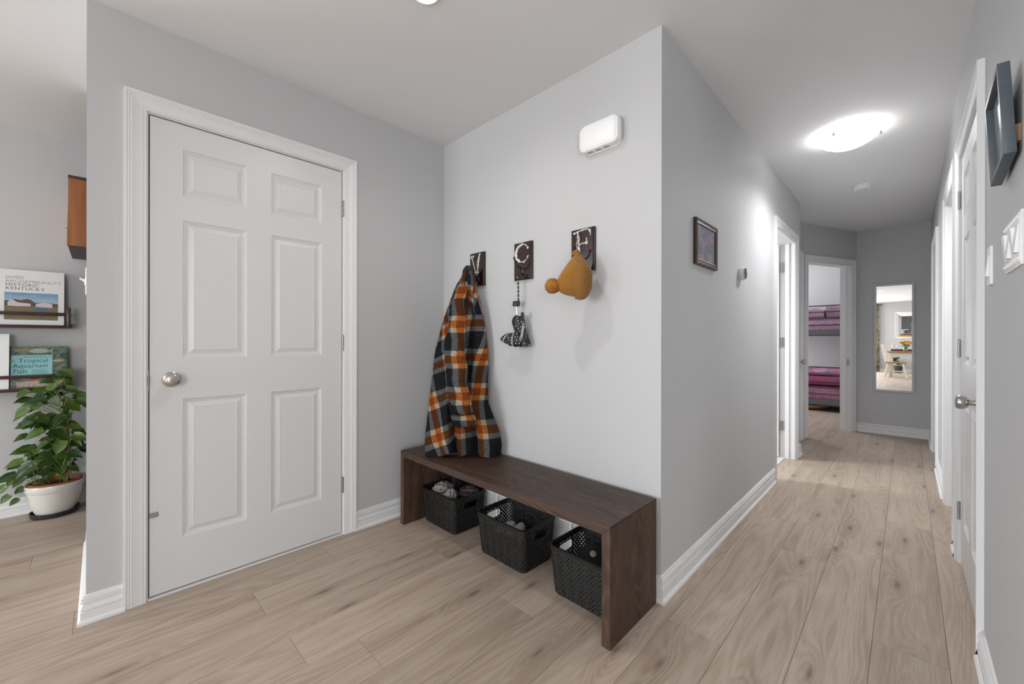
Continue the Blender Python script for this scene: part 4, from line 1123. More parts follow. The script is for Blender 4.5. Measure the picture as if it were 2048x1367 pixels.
wA = Vector((-.80, -.60, 0)); wB = Vector((.60, -.80, 0))
hcn = Vector((-1.082, 1.540, 1.400))
b = MB(); rows = []
for i in range(17):
    f = i/16
    # loft from the cuff seam to the tip near the pompom
    cen = hcn+wA*(.100*f)+Vector((0, 0, -.028*f*f-.012*f))
    hz = .103*(1-f**2.0)**.62*(1-.18*f)+.012*f; dp = .050*(1-f**2.6)**.7+.010*f
    rows.append([cen+Vector((0, 0, math.cos(2*PI*k/36)*hz*(1 if math.cos(2*PI*k/36) < 0 else (1-.52*f))))+wB*(math.sin(2*PI*k/36)*dp*(1+.10*math.sin(4*PI*k/36+1))) for k in range(36)])
V = b.grid(rows, cu=True); b.f(V[-1]); b.f(V[0]); obj('hat_body', b, M_must, hat, ang=180)
b = MB(); rows = []
for i in range(13):
    f = i/12; cen = hcn-wA*(.078*f-.016)+Vector((0, 0, -.010*f))
    hz = (.100+.016*math.sin(PI*(.25+.5*f)))*(1-.75*f**3.2)**.55; dp = (.046+.014*math.sin(PI*f))*(1-.45*f**3)
    rows.append([cen+Vector((0, 0, math.cos(2*PI*k/120)*hz*(1+.008*(k % 2))*(1 if math.cos(2*PI*k/120) < 0 else (1-.55*f))))+wB*(math.sin(2*PI*k/120)*dp*(1+.012*(k % 2))) for k in range(120)])
V = b.grid(rows, cu=True); b.f(V[-1]); b.f(V[0]); obj('hat_cuff', b, M_rib, hat, ang=180)
pc = hcn+wA*.118+Vector((0, 0, -.052))
b = MB(); b.sphere((0, 0, 0), 1, 30)
for v in b.bm.verts:
    n_ = v.co.normalized(); k = .0345*(1+.16*mnoise.noise(n_*9)+.12*mnoise.noise(n_*23)); v.co = pc+n_*k
obj('pompom', b, mat_noise2('mustard_yarn', [(.35, (.16, .062, .008)), (.5, (.36, .150, .020)), (.66, (.48, .23, .04))], (160, 160, 160), .95), hat, ang=180)
b = MB(); b.tube([hcn+Vector((.0, .02, .085)), hcn+Vector((-.004, -.004, .105)), hcn+Vector((-.008, -.03, .092))], .010, 10); obj('hanging_fold', b, M_must, hat)

# ================================================================== LIVING ROOM CORNER: ledges, books, box, plant
def ledge(lab, y0, y1, zb_, zt_):
    xf = XW+.100
    t = thing('picture_ledge', lab, 'shelf', (XW, (y0+y1)/2, zb_), 'dark picture ledges on the living room wall')
    b = MB(); b.box(XW-.0005, xf, y0, y1, zb_, zb_+.014, bev=.001); obj('shelf_board', b, M_ledge, t)
    b = MB(); b.box(xf-.012, xf, y0, y1-.018, zb_+.078, zb_+.098, bev=.001); obj('front_rail', b, M_ledge, t)
    b = MB(); b.box(xf-.004, xf+.006, y0, y1-.018, zb_-.002, zb_+.018, bev=.001); obj('front_lip', b, M_ledge, t)
    for ye in (y1-.018, y0):
        b = MB(); b.box(xf-.014, xf+.002, ye, ye+.018, zb_-.001, zt_, bev=.001); obj('end_post', b, M_ledge, t)
        b = MB(); b.box(XW-.0005, xf-.01, ye, ye+.016, zb_+.01, zb_+.03); obj('end_bracket', b, M_ledge, t)
    return t
ledge('dark cherry picture ledge holding white landscape photography book on grey wall', -1.05, -.134, 1.168, 1.300)
ledge('dark cherry picture ledge behind plant holding aquarium fish book', -1.05, -.130, .778, .908)
M_white_cover = mat('white_dust_jacket', (.74, .74, .74), .25, var=.01); M_pages = mat('book_pages', (.70, .68, .62), .8)
M_inkgrey = mat('grey_ink', (.12, .12, .13), .6); M_inkteal = mat('teal_ink', (.012, .10, .17), .6); M_inkmid = mat('mid_grey_ink', (.30, .30, .31), .6)
def leanframe(x_bot, x_top, y_left, z_bot, z_top):
    """book face: a to the right (+Y), h up, n out towards +X"""
    d = Vector((x_top-x_bot, 0, z_top-z_bot)); L_ = d.length; d.normalize(); n_ = Vector((d.z, 0, -d.x))
    o = Vector((x_bot, y_left, z_bot))
    return (lambda a, n, h: o+Vector((0, a, 0))+d*h+n_*n), L_
def book(lab, x_bot, x_top, y0, y1, z0, z1, th, m):
    fr, H = leanframe(x_bot, x_top, y0, z0, z1)
    t = thing('book', lab, 'book', (x_bot, (y0+y1)/2, z0), 'books standing on the ledges')
    b = MB(); b.box(0, y1-y0, -.002, .001, 0, H, fr); obj('front_cover', b, m, t, smooth=False)
    b = MB(); b.box(0, y1-y0, -th, -th+.003, 0, H, fr); obj('back_cover', b, m, t, smooth=False)
    b = MB(); b.box(0, .003, -th, 0, 0, H, fr); obj('spine', b, m, t, smooth=False)
    b = MB(); b.box(.003, y1-y0-.004, -th+.003, -.002, .004, H-.004, fr); obj('page_block', b, M_pages, t, smooth=False)
    return t, fr, H
def patch(t, fr, a0, a1, h0, h1, n, m, name):
    b = MB(); vs = [b.v(fr(a, n, h)) for a, h in ((a0, h0), (a1, h0), (a1, h1), (a0, h1))]; b.f(vs); return obj(name, b, m, t, smooth=False)
t, fr, H = book('white coffee table book with landscape photograph of white barns', -3.892, -3.930, -.455, -.165, 1.1845, 1.5265, .024, M_white_cover)
# cover photograph: sky, hills, barns, meadow, pond
def sky_mat():
    m, nt, p = newmat('printed_blue_sky'); tc = nt.nodes.new('ShaderNodeTexCoord'); sx = nt.nodes.new('ShaderNodeSeparateXYZ'); nt.links.new(tc.outputs['Generated'], sx.inputs[0])
    c = ramp(nt, sx.outputs[2], [(0, (.30, .45, .55)), (1, (.03, .16, .34))])
    w = noise(nt, coords(nt, (1, 12, 60)), 1.2, 4); c = mixc(nt, math_(nt, 'MULTIPLY', w, .45), c, (.55, .66, .72))
    nt.links.new(c, p.inputs['Base Color']); p.inputs['Roughness'].default_value = .3; return m
M_mead = mat_noise2('printed_meadow', [(.3, (.05, .07, .025)), (.45, (.20, .15, .07)), (.6, (.13, .13, .05)), (.75, (.28, .20, .13))], (30, 40, 90), .3)
ia0, ia1, ih0, ih1 = .047, .264, .032, .202
patch(t, fr, ia0, ia1, ih0, ih1, .0014, M_mead, 'printed_meadow')
patch(t, fr, ia0, ia1, .135, ih1, .0016, sky_mat(), 'printed_sky')
def poly(t, fr, P, n, m, name):
    b = MB(); b.f([b.v(fr(a, n, h)) for a, h in P]); return obj(name, b, m, t, smooth=False)
M_hill = mat('printed_hill', (.10, .055, .03), .3, var=.3, scale=60)
poly(t, fr, [(ia0, .118), (ia1, .118), (ia1, .138), (.235, .142), (.21, .148), (.19, .143), (.17, .140), (.150, .158), (.135, .164), (.115, .156), (.10, .148), (.07, .150), (ia0, .150)], .0018, M_hill, 'printed_hills')
M_barn = mat('printed_barn_white', (.55, .50, .55), .3, var=.15, scale=200); M_roof = mat('printed_barn_roof', (.13, .045, .035), .3)
poly(t, fr, [(.060, .118), (.098, .116), (.150, .118), (.150, .134), (.098, .140), (.075, .160), (.060, .140)], .0020, M_barn, 'printed_barn')
poly(t, fr, [(.075, .162), (.086, .160), (.152, .142), (.152, .134), (.098, .140)], .0022, M_roof, 'printed_barn_roof')
poly(t, fr, [(.170, .116), (.240, .112), (.240, .132), (.210, .150), (.172, .130)], .0020, M_barn, 'printed_barn')
poly(t, fr, [(.215, .152), (.245, .134), (.240, .130), (.210, .148), (.172, .130), (.170, .134)], .0022, mat('printed_pale_roof', (.35, .36, .38), .3), 'printed_barn_roof')
poly(t, fr, [(.150, .098), (.175, .106), (.215, .100), (.235, .090), (.19, .086)], .0020, mat('printed_pond', (.06, .12, .25), .3), 'printed_pond')
for i, (s, sz, mm) in enumerate((('JAMES', .0235, M_inkmid), ("ARCHAMBEAULT'S", .0235, M_inkmid), ('HISTORIC', .0265, M_inkgrey), ('KENTUCKY', .0265, M_inkgrey))):
    h = .288-i*.0235; textmesh(s, sz, mm, lambda x, y, h=h: fr(.050+x*1.05, .0014, h+y), t, spacing=1.12)
t, fr, H = book('colourful aquarium fish guide book with pale turquoise title panel', -3.897, -3.930, -.405, -.152, .7935, 1.052, .014, mat_noise2('printed_fish_collage', [(.28, (.015, .02, .018)), (.42, (.035, .05, .04)), (.52, (.06, .15, .06)), (.6, (.16, .17, .16)), (.7, (.28, .20, .10)), (.8, (.35, .34, .33))], (11, 14, 22), .25, 6, 1.6))
M_turq = mat('turquoise_panel', (.25, .52, .53), .3, var=.03)
patch(t, fr, .022, .190, .078, .205, .0014, M_turq, 'title_panel')
textmesh('A practical guide to', .0155, M_inkteal, lambda x, y: fr(.070+x, .0016, .190+y), t, spacing=.95)
for s, a, h, sz in (('Tropical', .050, .159, .037), ('Aquarium', .028, .127, .037), ('Fish', .030, .093, .037)): textmesh(s, sz, M_inkteal, lambda x, y, a=a, h=h: fr(a+x*.98, .0016, h+y), t)
b = MB()
for k in range(5): 
    vs = [b.v(fr(a, .0016, h)) for a, h in ((.107, .112-k*.0062), (.172-.008*(k % 2), .112-k*.0062), (.172-.008*(k % 2), .1135-k*.0062), (.107, .1135-k*.0062))]; b.f(vs)
obj('small_print', b, M_inkteal, t, smooth=False)
def fishp(c, l, m):
    P = [(c[0]+l*.5*math.cos(a), c[1]+l*.17*math.sin(a)) for a in [2*PI*k/18 for k in range(18)]]
    poly(t, fr, P, .0014, m, 'printed_fish'); poly(t, fr, [(c[0]+l*.45, c[1]), (c[0]+l*.68, c[1]+l*.16), (c[0]+l*.62, c[1]), (c[0]+l*.68, c[1]-l*.16)], .0014, m, 'printed_fish_tail')
fishp((.055, .235), .05, mat('printed_gold_fish', (.32, .20, .07), .3, var=.3, scale=90)); fishp((.135, .232), .085, mat('printed_silver_fish', (.34, .35, .33), .3, var=.3, scale=90))
fishp((.212, .168), .040, mat('printed_pink_fish', (.50, .30, .24), .3, var=.4, scale=120)); fishp((.008+.012, .17), .025, mat('printed_orange_fish', (.5, .28, .15), .3, var=.4, scale=120))
patch(t, fr, .045, .235, .008, .042, .0013, mat_noise2('printed_gravel', [(.35, (.10, .08, .05)), (.5, (.45, .36, .26)), (.65, (.62, .55, .44))], (160, 160, 160), .3), 'printed_gravel')
poly(t, fr, [(.085, .052), (.14, .053), (.13, .042), (.10, .040)], .0015, mat('printed_red_fish', (.5, .10, .03), .3), 'printed_fish')
book('plain white hardback book beside the aquarium fish book', -3.880, -3.906, -.62, -.388, .7930, 1.128, .013, M_white_cover)
# ---- orange stained wooden box high on the wall
cr = thing('wooden_wall_box', 'orange stained wooden box mounted high on living room wall', 'wall box', (XW, .1, 1.634))
bx0, bx1, by0, by1, bz0, bz1 = XW-.0005, -3.445, -.131, .34, 1.634, 2.043
b = MB(); b.box(bx1-.018, bx1, by0, by1, bz0+.004, bz1-.004)
for v in b.bm.verts:
    if v.co.y < by0+.001: v.co.y -= .004 if v.co.z < 1.8 else -.003
obj('front_board', b, M_crate, cr, smooth=False)
for n_, (y0_, y1_, z0_, z1_) in {'bottom_board': (by0, by1, bz0, bz0+.018), 'top_board': (by0, by1, bz1-.018, bz1)}.items():
    b = MB(); b.box(bx0, bx1-.018 if n_ == 'bottom_board' else bx1+.002, y0_, y1_, z0_, z1_); obj(n_, b, M_bench_x, cr, smooth=False)
for n_, (y0_, y1_) in {'side_board': (by0, by0+.018), 'side_board_far': (by1-.018, by1)}.items():
    b = MB(); b.box(bx0, bx1-.018, y0_, y1_, bz0+.018, bz1-.018); obj('side_board', b, M_crate, cr, smooth=False)
b = MB(); b.tube([(bx1-.01, by0-.001, 1.735), (bx1-.008, by0-.014, 1.735)], [.0022, .0008], 6); obj('nail', b, M_black, cr)
# ---- potted pothos
PX, PY = -3.835, -.198
sa = thing('plant_saucer', 'shallow black saucer under white plant pot', 'saucer', (PX, PY, 0))
obj('dish', MB().lathe([(.098, 0), (.104, .004), (.108, .030), (.1045, .030), (.1000, .008), (.002, .007)], 40, c=(PX, PY)), mat('black_saucer_plastic', (.018, .018, .018), .4), sa)
pot = thing('potted_pothos', 'leafy green pothos climbing a moss pole in white ceramic pot', 'potted plant', (PX, PY, .008))
M_pot_w = mat('off_white_ceramic', (.66, .635, .60), .22, var=.04, scale=6)
obj('pot', MB().lathe([(.072, .008), (.080, .012), (.096, .05), (.110, .10), (.118, .145), (.121, .160), (.127, .172), (.129, .195), (.127, .203), (.121, .203), (.118, .195), (.112, .16), (.10, .15)], 48, c=(PX, PY)), M_pot_w, pot)
bead = MB()
for k in range(64):
    a = 2*PI*k/64; bead.sphere((PX+.1235*math.cos(a), PY+.1235*math.sin(a), .163), .0027, 4)
obj('beaded_band', bead, M_pot_w, pot)
obj('inner_pot_rim', MB().lathe([(.100, .165), (.114, .195), (.117, .212), (.112, .213), (.106, .195), (.1, .18)], 48, c=(PX, PY), caps=False), mat('terracotta', (.34, .10, .04), .7, var=.15, scale=30), pot)
obj('soil', MB().lathe([(.104, .186), (.06, .192), (.004, .196)], 24, c=(PX, PY)), mat('potting_soil', (.022, .014, .010), 1, bmp=1, bscale=120), pot)
b = MB(); b.tube([(PX, PY+.045, .18), (PX+.005, PY+.043, .45), (PX, PY+.045, .70)], .015, 14)
for v in b.bm.verts: v.co += Vector((mnoise.noise(v.co*70), mnoise.noise(v.co*70+Vector((5, 0, 0))), 0))*.006
obj('moss_pole', b, mat_noise2('coir_fibre', [(.3, (.08, .04, .02)), (.6, (.26, .14, .06))], (160, 160, 60), 1), pot)
def leaf_mat(name, a, b_):
    m, nt, p = newmat(name); oi = nt.nodes.new('ShaderNodeObjectInfo')
    c = mixc(nt, oi.outputs['Random'], a, b_); nz = noise(nt, coords(nt), 60, 3)
    c = mixc(nt, math_(nt, 'MULTIPLY', math_(nt, 'GREATER_THAN', nz, .66), .25), c, (.30, .42, .16))
    nt.links.new(c, p.inputs['Base Color']); p.inputs['Roughness'].default_value = .32
    p.inputs['Transmission Weight'].default_value = 0; p.inputs['Subsurface Weight'].default_value = 0
    return m
M_leaf = leaf_mat('pothos_leaf', (.013, .048, .008), (.085, .155, .018)); M_stem = mat('pothos_stem', (.16, .24, .05), .5)
def leaf_mesh(fold):
    b = MB(); rows = []
    W_ = [0, .26, .35, .37, .34, .28, .19, .09, .0]
    for i, w in enumerate(W_):
        t_ = i/8; y = t_ - (.10 if i in (1,) else 0) ; z = -.22*t_*t_*fold
        rows.append([(-w, y-(.06 if i == 1 else 0), z+.25*w*fold), (-w*.5, y, z+.08*w*fold), (0, y, z-.02), (w*.5, y, z+.08*w*fold), (w, y-(.06 if i == 1 else 0), z+.25*w*fold)])
    b.grid(rows); return b
lm = []
for k in range(3):
    b = leaf_mesh((.5, 1.0, 1.5)[k]); me = bpy.data.meshes.new('leaf'); bmesh.ops.remove_doubles(b.bm, verts=b.bm.verts, dist=1e-5); b.bm.to_mesh(me); b.bm.free()
    me.polygons.foreach_set('use_smooth', [True]*len(me.polygons)); me.materials.append(M_leaf); lm.append(me)
rl = random.Random(5)
spots = [(-.182, .851), (-.262, .786), (-.123, .78), (-.267, .735), (-.326, .666), (-.287, .691), (-.257, .624), (-.297, .614), (-.176, .607), (-.112, .55), (-.247, .555), (-.277, .529), (-.197, .516), (-.176, .435), (-.237, .385), (-.176, .372), (-.354, .364), (-.316, .326), (-.382, .296), (-.344, .243), (-.391, .158), (-.357, .134), (-.113, .678), (-.091, .483), (-.112, .375), (-.08, .706)]
spots += [(-.30, .30), (-.27, .28), (-.24, .31), (-.33, .28), (-.36, .33), (-.22, .27), (-.29, .40), (-.32, .44), (-.25, .45), (-.16, .29), (-.13, .32), (-.37, .24), (-.34, .19), (-.40, .27), (-.41, .21)]
for (y, z) in list(spots):
    if y > -.30: spots += [(y+rl.uniform(-.05, .05), z+rl.uniform(-.05, .04)), (y+rl.uniform(-.06, .06), z+rl.uniform(-.05, .05)), (y+rl.uniform(-.07, .07), z+rl.uniform(-.06, .04)), (y+rl.uniform(-.05, .06), z+rl.uniform(-.06, .04))]
off = wloc(pot); stems = []
for i, (y, z) in enumerate(spots):
    first = i < 26
    x = (-3.76 if first else -3.83)+rl.uniform(-.04, .05)
    side = y-(PY+.03)
    sz = rl.uniform(.056, .082)*(1.15 if first else .95)
    if z < .2: sz *= .75
    yawl = (math.copysign(1, -side) if abs(side) > .05 else rl.choice((-1, 1)))*rl.uniform(.9, 1.7)   # pointing -Y or +Y
    direction = Vector((rl.uniform(.15, .75), math.copysign(1, side) if abs(side) > .03 else rl.uniform(-1, 1), rl.uniform(-.95, .2) if z > .25 else -.9)).normalized()
    zax = Vector((rl.uniform(.3, 1.0), rl.uniform(-.4, .3), rl.uniform(.5, 1.1)))
    zax = (zax-direction*zax.dot(direction)).normalized(); xax = direction.cross(zax)
    base = Vector((x, y, z))-direction*sz*.45
    if base.x - .3*sz < XW+.03: base.x = XW+.03+.3*sz
    o = bpy.data.objects.new('leaf', lm[i % 3]); COL.objects.link(o); o.parent = pot
    Mx = Matrix((xax, direction, zax)).transposed().to_4x4(); Mx.translation = base-off
    o.matrix_local = Mx @ Matrix.Diagonal((sz, sz, sz, 1))
    stems.append((base, z))
sb = None
for i, (p_, z) in enumerate(stems):
    b = MB()
    if p_.y < -.29 and z < .45: rt = Vector((PX+.03+rl.uniform(-.02, .03), PY-.05+rl.uniform(-.03, .03), .195)); mid = (rt+p_)/2+Vector((.02, 0, .09))
    else: rt = Vector((PX+rl.uniform(-.01, .02), PY+.045+rl.uniform(-.015, .015), max(.2, z-rl.uniform(.05, .14)))); mid = (rt+p_)/2+Vector((.015, 0, .02))
    pts = [rt*(1-t)**2+mid*2*t*(1-t)+p_*t*t for t in [k/7 for k in range(8)]]
    b.tube(pts, .0014, 5); obj('stem', b, M_stem, pot)
for k in range(4):
    b = MB(); pts = []
    for j in range(12):
        t_ = j/11; a = k*1.6+t_*5; pts.append((PX+.027*math.cos(a)+.01, PY+.045+.027*math.sin(a), .19+.55*t_))
    b.tube(pts, .0021, 6); obj('vine', b, M_stem, pot)

# ================================================================== BEDROOM: bunk bed
M_bedmetal = mat('dark_grey_metal', (.075, .072, .08), .4)
M_bedside = mat('grey_side_rail', (.15, .15, .155), .5)
YBf = 7.80; X0b, X1b = -2.05, -.42
bed = thing('bunk_bed', 'dark grey metal bunk bed with side rails seen through bedroom doorway', 'bed', ((X0b+X1b)/2, YBf+.5, 0))
def zz_at(v):   # height on the front of the bed of a point measured from the doorway
    return CAMH+(679.6-v)*.00776
for x in (X0b, X1b):
    for y in (YBf, YBf+.98):
        b = MB(); b.tube([(x, y, 0), (x, y, 1.66)], .022, 12); obj('post', b, M_bedmetal, bed)
def rail(z, r=.009, y=YBf):
    b = MB(); b.tube([(X0b, y, z), (X1b, y, z)], r, 10); obj('guard_rail', b, M_bedmetal, bed)
for v in (611, 623, 636, 649): rail(zz_at(v))
for v in (733, 748, 762, 774, 786): rail(zz_at(v))
for v0_, v1_ in ((660, 669), (797, 807)):
    b = MB(); b.box(X0b, X1b, YBf-.012, YBf+.015, zz_at(v1_), zz_at(v0_)); sr = obj('side_rail', b, M_bedside, bed, smooth=False)
    b = MB(); b.box(X0b, X1b, YBf-.016, YBf+.018, zz_at(v1_)-.016, zz_at(v1_)+.004); obj('rail_edge', b, M_bedmetal, sr, smooth=False)
    b = MB()
    for k in range(14): b.box(X0b+.1+k*.11, X0b+.15+k*.11, YBf+.01, YBf+.98, zz_at(v1_)+.01, zz_at(v1_)+.025)
    obj('slat_base', b, M_bedmetal, bed, smooth=False)
M_pink = mat_noise2('lilac_floral_bedding', [(.35, (.42, .22, .33)), (.5, (.52, .31, .43)), (.62, (.64, .46, .56))], (60, 60, 60), .9)
M_pink2 = mat_noise2('pink_floral_bedding', [(.33, (.12, .30, .46)), (.39, (.52, .20, .34)), (.55, (.60, .28, .42)), (.66, (.64, .38, .46)), (.74, (.30, .42, .60))], (11, 11, 11), .9, 3, .5)
M_hotpink = mat('deep_pink_blanket', (.45, .10, .23), .9, var=.25, scale=12)
def soft(name, lab, cat, x0, x1, y0, y1, z0, z1, m, amp=.02, seed=0):
    b = MB(); nx = 40; rows = []
    for i in range(nx+1):
        x = x0+(x1-x0)*i/nx; row = []
        for k in range(20):
            a = 2*PI*k/20; ca, sa_ = math.cos(a), math.sin(a)
            yy = (y0+y1)/2+(y1-y0)/2*math.copysign(abs(ca)**.35, ca); zz = (z0+z1)/2+(z1-z0)/2*math.copysign(abs(sa_)**.45, sa_)
            if sa_ > .2: zz += amp*mnoise.noise(Vector((x*5+seed, yy*4, seed)))*2
            row.append((x, yy, zz))
        rows.append(row)
    V = b.grid(rows, cu=True); b.f(V[0]); b.f(V[-1]); return tag(obj(name, b, m, ang=70), lab, cat)
soft('mattress', 'mattress in lilac patterned sheet on the upper bunk', 'mattress', X0b+.03, X1b-.03, YBf+.018, YBf+.95, zz_at(668)+.02, zz_at(634)-.010, M_pink, .003, 1)
soft('duvet', 'rumpled lilac duvet heaped on the upper bunk', 'bedding', X0b+.05, -.92, YBf+.02, YBf+.8, zz_at(634)-.006, zz_at(616), M_pink, .035, 3)
soft('pillow', 'lilac pillow on the upper bunk beside the duvet', 'pillow', -.90, X1b-.05, YBf+.05, YBf+.55, zz_at(634)-.006, zz_at(611), M_pink, .02, 7)
soft('mattress', 'mattress in pink flowered sheet on the lower bunk', 'mattress', X0b+.03, X1b-.03, YBf+.018, YBf+.95, zz_at(806)+.02, zz_at(770)-.006, M_pink2, .003, 5)
soft('blanket', 'deep pink blanket spread over the lower bunk', 'bedding', X0b+.05, X1b-.05, YBf+.02, YBf+.85, zz_at(770)-.002, zz_at(749)-.008, M_hotpink, .004, 8)
soft('duvet', 'pale pink flowered duvet on top of deep pink blanket', 'bedding', X0b+.06, X1b-.06, YBf+.06, YBf+.8, zz_at(749)-.003, zz_at(738), M_pink2, .02, 11)
ub = thing('under_bed_tub', 'tan rounded tub pushed under the lower bunk', 'storage tub', (-1.17, YBf+.31, 0))
obj('tub', MB().lathe([(.19, 0), (.26, .02), (.30, .055), (.31, .076), (.295, .076), (.28, .055), (.01, .03)], 36, c=(-1.17, YBf+.31)), mat('tan_wood_tub', (.50, .28, .13), .5, var=.15), ub)
obj('tub_rim', MB().lathe([(.305, .072), (.318, .074), (.318, .082), (.300, .082)], 36, c=(-1.17, YBf+.31), caps=False), mat('tan_rim', (.30, .15, .06), .5), ub)

# ================================================================== DINING ROOM (seen in the hallway mirror)
M_tabletop = wood('honey_pine_top', (.22, .11, .045), (.40, .22, .095), (.50, .30, .14), 0, .35, 50, True, .5)
M_ivory = mat('ivory_paint', (.70, .66, .56), .45, var=.04)
tbl = thing('dining_table', 'ivory painted dining table with honey pine top reflected in mirror', 'table', (.42, -4.35, 0))
b = MB(); b.box(-.44, 1.36, -4.80, -3.90, .735, .768, bev=.004); obj('tabletop', b, M_tabletop, tbl)
b = MB()
for a in ((-.38, 1.30, -3.97, -3.95), (-.38, 1.30, -4.75, -4.73), (-.38, -.36, -4.73, -3.97), (1.28, 1.30, -4.73, -3.97)): b.box(*a, .63, .735)
obj('apron', b, M_ivory, tbl, smooth=False)
for x in (-.36, 1.28):
    for y in (-3.98, -4.72):
        b = MB(); b.box(x-.045, x+.045, y-.045, y+.045, 0, .735, bev=.006); obj('leg', b, M_ivory, tbl)
tr = thing('serving_tray', 'long low dark red tray on the dining table behind the roses', 'tray', (.42, -4.55, .768)); M_tray = mat('dark_red_lacquer', (.10, .012, .014), .5)
rn = MB(); rn.box(-.36, 1.20, -4.66, -4.42, .768, .776); obj('tray_base', rn, M_tray, tr, smooth=False)
for q_ in ((-.36, 1.20, -4.66, -4.645), (-.36, 1.20, -4.435, -4.42), (-.36, -.345, -4.645, -4.435), (1.185, 1.20, -4.645, -4.435)):
    rn = MB(); rn.box(*q_, .776, .826); obj('tray_side', rn, M_tray, tr, smooth=False)
def chair(lab, cx, cy, rz):
    t = thing('dining_chair', lab, 'chair', (cx, cy, 0), 'dining chairs'); c, s = math.cos(rz), math.sin(rz)
    TT = lambda x, y, z: (cx+x*c-y*s, cy+x*s+y*c, z)
    b = MB(); b.box(-.22, .22, -.21, .21, .425, .455, TT, .006); obj('seat', b, M_tabletop, t)
    for sx_, sy_ in ((-1, -1), (1, -1), (-1, 1), (1, 1)):
        b = MB(); b.tube([TT(sx_*.15, sy_*.15, .43), TT(sx_*.24, sy_*.20, 0)], [.024, .018], 10); obj('leg', b, M_ivory, t)
    for sy_ in (-.19, 0.19):
        b = MB(); b.tube([TT(-.20, sy_, .44), TT(-.255, sy_, .72), TT(-.30, sy_, .98)], .020, 8); obj('back_post', b, M_ivory, t)
    for z, x in ((.56, -.225), (.70, -.252), (.84, -.275), (.95, -.295)):
        b = MB(); b.box(x-.010, x+.010, -.19, .19, z-.035, z+.035, TT, .004); obj('back_slat', b, M_ivory, t)
    for sy_ in (-.17, .17):
        b = MB(); b.tube([TT(-.20, sy_, .18), TT(.20, sy_, .18)], .011, 8); obj('stretcher', b, M_ivory, t)
    return t
chair('ivory chair with wooden seat at the table end towards the curtain', -.24, -3.69, .05)
chair('ivory chair with wooden seat at the long side of dining table near its middle', .34, -3.70, -1.50)
vs = thing('flower_vase', 'glass vase of yellow and cream roses on dining table', 'vase', (-.03, -4.02, .768))
obj('vase', MB().lathe([(.035, .771), (.045, .78), (.05, .83), (.042, .89), (.055, .925), (.050, .925), (.038, .89), (.01, .80)], 24, c=(-.03, -4.02)), mat('green_tinted_glass', (.10, .20, .08), .08, var=.1), vs)
rf = random.Random(3); M_fl = [mat('yellow_petals', (.75, .50, .04), .7), mat('cream_petals', (.78, .66, .42), .7), mat('coral_petals', (.66, .22, .10), .7)]
for k in range(18):
    a = rf.uniform(0, 2*PI); r_ = .13*math.sqrt(rf.random()); z = 1.06-.4*r_+rf.uniform(-.02, .02); c = (-.03+r_*math.cos(a), -4.02+r_*math.sin(a), z)
    b = MB()
    for q, (rr, h) in enumerate(((.048, .030), (.036, .042), (.022, .050))):
        rows = [[(c[0]+(rr*f_+.004)*(1+.12*math.sin(5*u+q))*math.cos(u), c[1]+(rr*f_+.004)*(1+.12*math.sin(5*u+q))*math.sin(u), c[2]+h*(f_**1.5)-.012) for u in [2*PI*j/14 for j in range(14)]] for f_ in (0, .5, 1)]
        b.grid(rows, cu=True)
    obj('rose', b, M_fl[(0, 0, 1, 0, 1, 2)[k % 6]], vs, ang=80)
    b = MB(); b.tube([(c[0], c[1], c[2]-.01), ((c[0]-.03)/2, (c[1]-4.02)/2, .93), (-.03, -4.02, .80)], .003, 5); obj('rose_stem', b, M_stem, vs)
for k in range(14):
    a = rf.uniform(0, 2*PI); o = bpy.data.objects.new('rose_leaf', lm[k % 3]); COL.objects.link(o); o.parent = vs
    d = Vector((math.cos(a), math.sin(a), rf.uniform(-.1, .5))).normalized(); zx = Vector((0, 0, 1)); zx = (zx-d*zx.dot(d)).normalized(); xx = d.cross(zx)
    Mx = Matrix((xx, d, zx)).transposed().to_4x4(); Mx.translation = Vector((.03*math.cos(a), .03*math.sin(a), .15+.06*rf.random())); o.matrix_local = Mx @ Matrix.Diagonal((.09, .09, .09, 1))
def wineglass(x, y, lab):
    t = thing('wine_glass', lab, 'glass', (x, y, .768)); obj('bowl', MB().lathe([(.032, .7685), (.032, .770), (.004, .774), (.004, .85), (.02, .87), (.034, .91), (.030, .96), (.028, .96), (.03, .91), (.004, .862)], 20, c=(x, y)), M_clear, t)
M_clear = glass_mat()
for n_ in M_clear.node_tree.nodes:
    if n_.type == 'FRESNEL': n_.inputs[0].default_value = 1.12
wineglass(-.31, -4.33, 'clear wine glass on dining table near its ivory chair'); wineglass(-.20, -4.28, 'clear wine glass on dining table nearer the vase of roses')
# panelled mirror on the back wall
pmr = thing('panelled_mirror', 'square silver mirror with wide mirrored border on grey dining room wall', 'mirror', (.15, YB, 1.17))
q0, q1, w0, w1 = -.30, .62, 1.17, 2.08
Fb = Frame((0, YB), (1, 0), (0, 1))
b = MB(); b.box(q0+.16, q1-.16, -.0005, .02, w0+.16, w1-.16, Fb); obj('mirror_glass', b, M_mirror, pmr, smooth=False)
Cn = [(q0, w0, 1, 1), (q1, w0, -1, 1), (q1, w1, -1, -1), (q0, w1, 1, -1)]
for i in range(4):
    p, q = Cn[i], Cn[(i+1) % 4]; b = MB()
    V = b.grid([[Fb(c[0]+c[2]*w_, t_, c[1]+c[3]*w_) for w_, t_ in ((.0, -.0005), (0, .012), (.15, .035), (.165, .015), (.165, -.0005))] for c in (p, q)], cu=True); b.f(V[0]); b.f(V[1])
    obj('mirror_frame_strip', b, M_mirror, pmr, smooth=False)
    b = MB(); b.tube([Fb(p[0]+p[2]*.008, .014, p[1]+p[3]*.008), Fb(q[0]+q[2]*.008, .014, q[1]+q[3]*.008)], .008, 8); obj('frame_bead', b, M_cream, pmr)
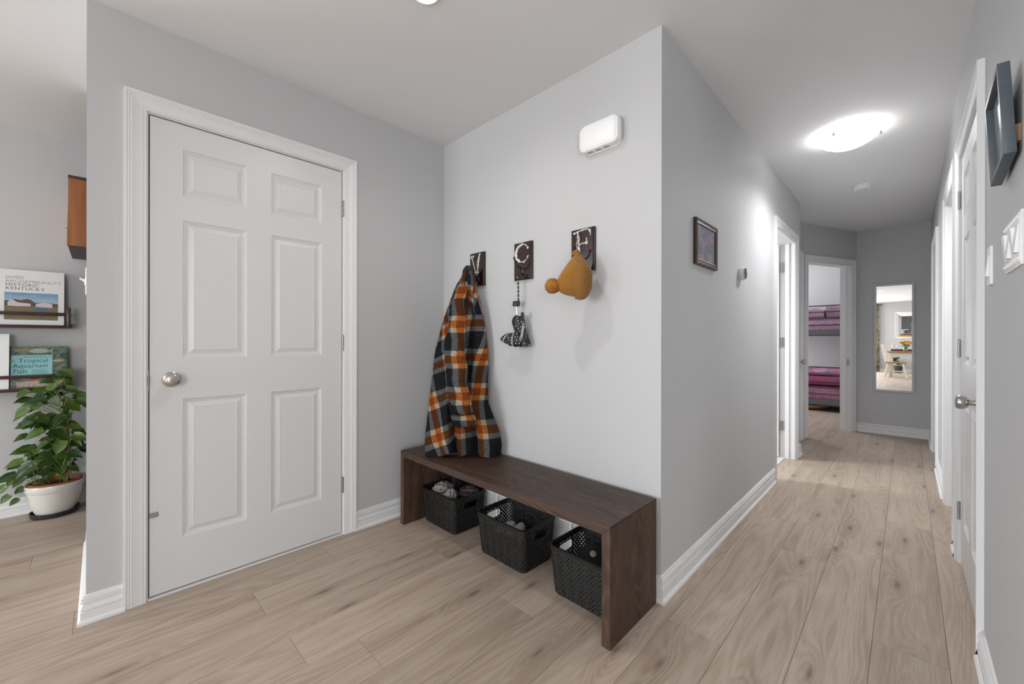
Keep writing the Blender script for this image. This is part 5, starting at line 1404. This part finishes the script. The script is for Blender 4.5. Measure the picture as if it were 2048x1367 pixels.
# patterned curtain at the patio window
b = MB(); rows = []; uvs = []
for i in range(2):
    z = 2.34 if i == 0 else .02
    rows.append([(-.70-.32*k/40, YB+.07+.03*math.sin(k*1.15), z) for k in range(41)])
b.grid(rows); cu = thing('curtain', 'long olive and cream leaf patterned curtain beside patio window', 'curtain', (-.85, YB+.07, .02))
o = obj('curtain_panel', b, mat_noise2('leaf_print_fabric', [(.38, (.10, .09, .045)), (.47, (.16, .14, .06)), (.53, (.42, .38, .28)), (.7, (.50, .46, .36))], (14, 14, 12), .9, 3, 2.0), cu, ang=80); o.modifiers.new('thick', 'SOLIDIFY').thickness = .004
b = MB(); b.tube([(-3.2, YB+.07, 2.355), (-.62, YB+.07, 2.355)], .013, 10)
b.box(-.70, -.68, YB-.001, YB+.07, 2.345, 2.365); b.box(-3.1, -3.08, YB-.001, YB+.07, 2.345, 2.365); obj('curtain_rod', b, M_black, cu)
# house plants along the back wall under the mirror
for i, (x, lab) in enumerate(((-.22, 'green house plant in dark pot on floor under the panelled mirror'), (.42, 'green house plant in terracotta pot on floor beside the dark potted one'))):
    t = thing('house_plant', lab, 'potted plant', (x, -6.05, 0))
    obj('pot', MB().lathe([(.09, 0), (.12, .2), (.125, .24), (.11, .24), (.10, .2), (.01, .19)], 24, c=(x, -6.05)), mat('dark_pot', (.04, .04, .05), .5) if i == 0 else mat('terracotta_pot', (.25, .08, .04), .7), t)
    for k in range(26):
        a = rf.uniform(0, 2*PI); z = rf.uniform(.24, .55); o = bpy.data.objects.new('leaf', lm[k % 3]); COL.objects.link(o); o.parent = t
        d = Vector((math.cos(a), math.sin(a), rf.uniform(-.1, .6))).normalized(); zx = Vector((0, 0, 1)); zx = (zx-d*zx.dot(d)).normalized(); xx = d.cross(zx)
        Mx = Matrix((xx, d, zx)).transposed().to_4x4(); Mx.translation = Vector((.05*math.cos(a), .05*math.sin(a), z)); o.matrix_local = Mx @ Matrix.Diagonal((.17, .17, .17, 1))
    b = MB(); b.tube([(x, -6.05, .19), (x+.01, -6.05, .56)], .01, 8); obj('trunk', b, M_stem, t)
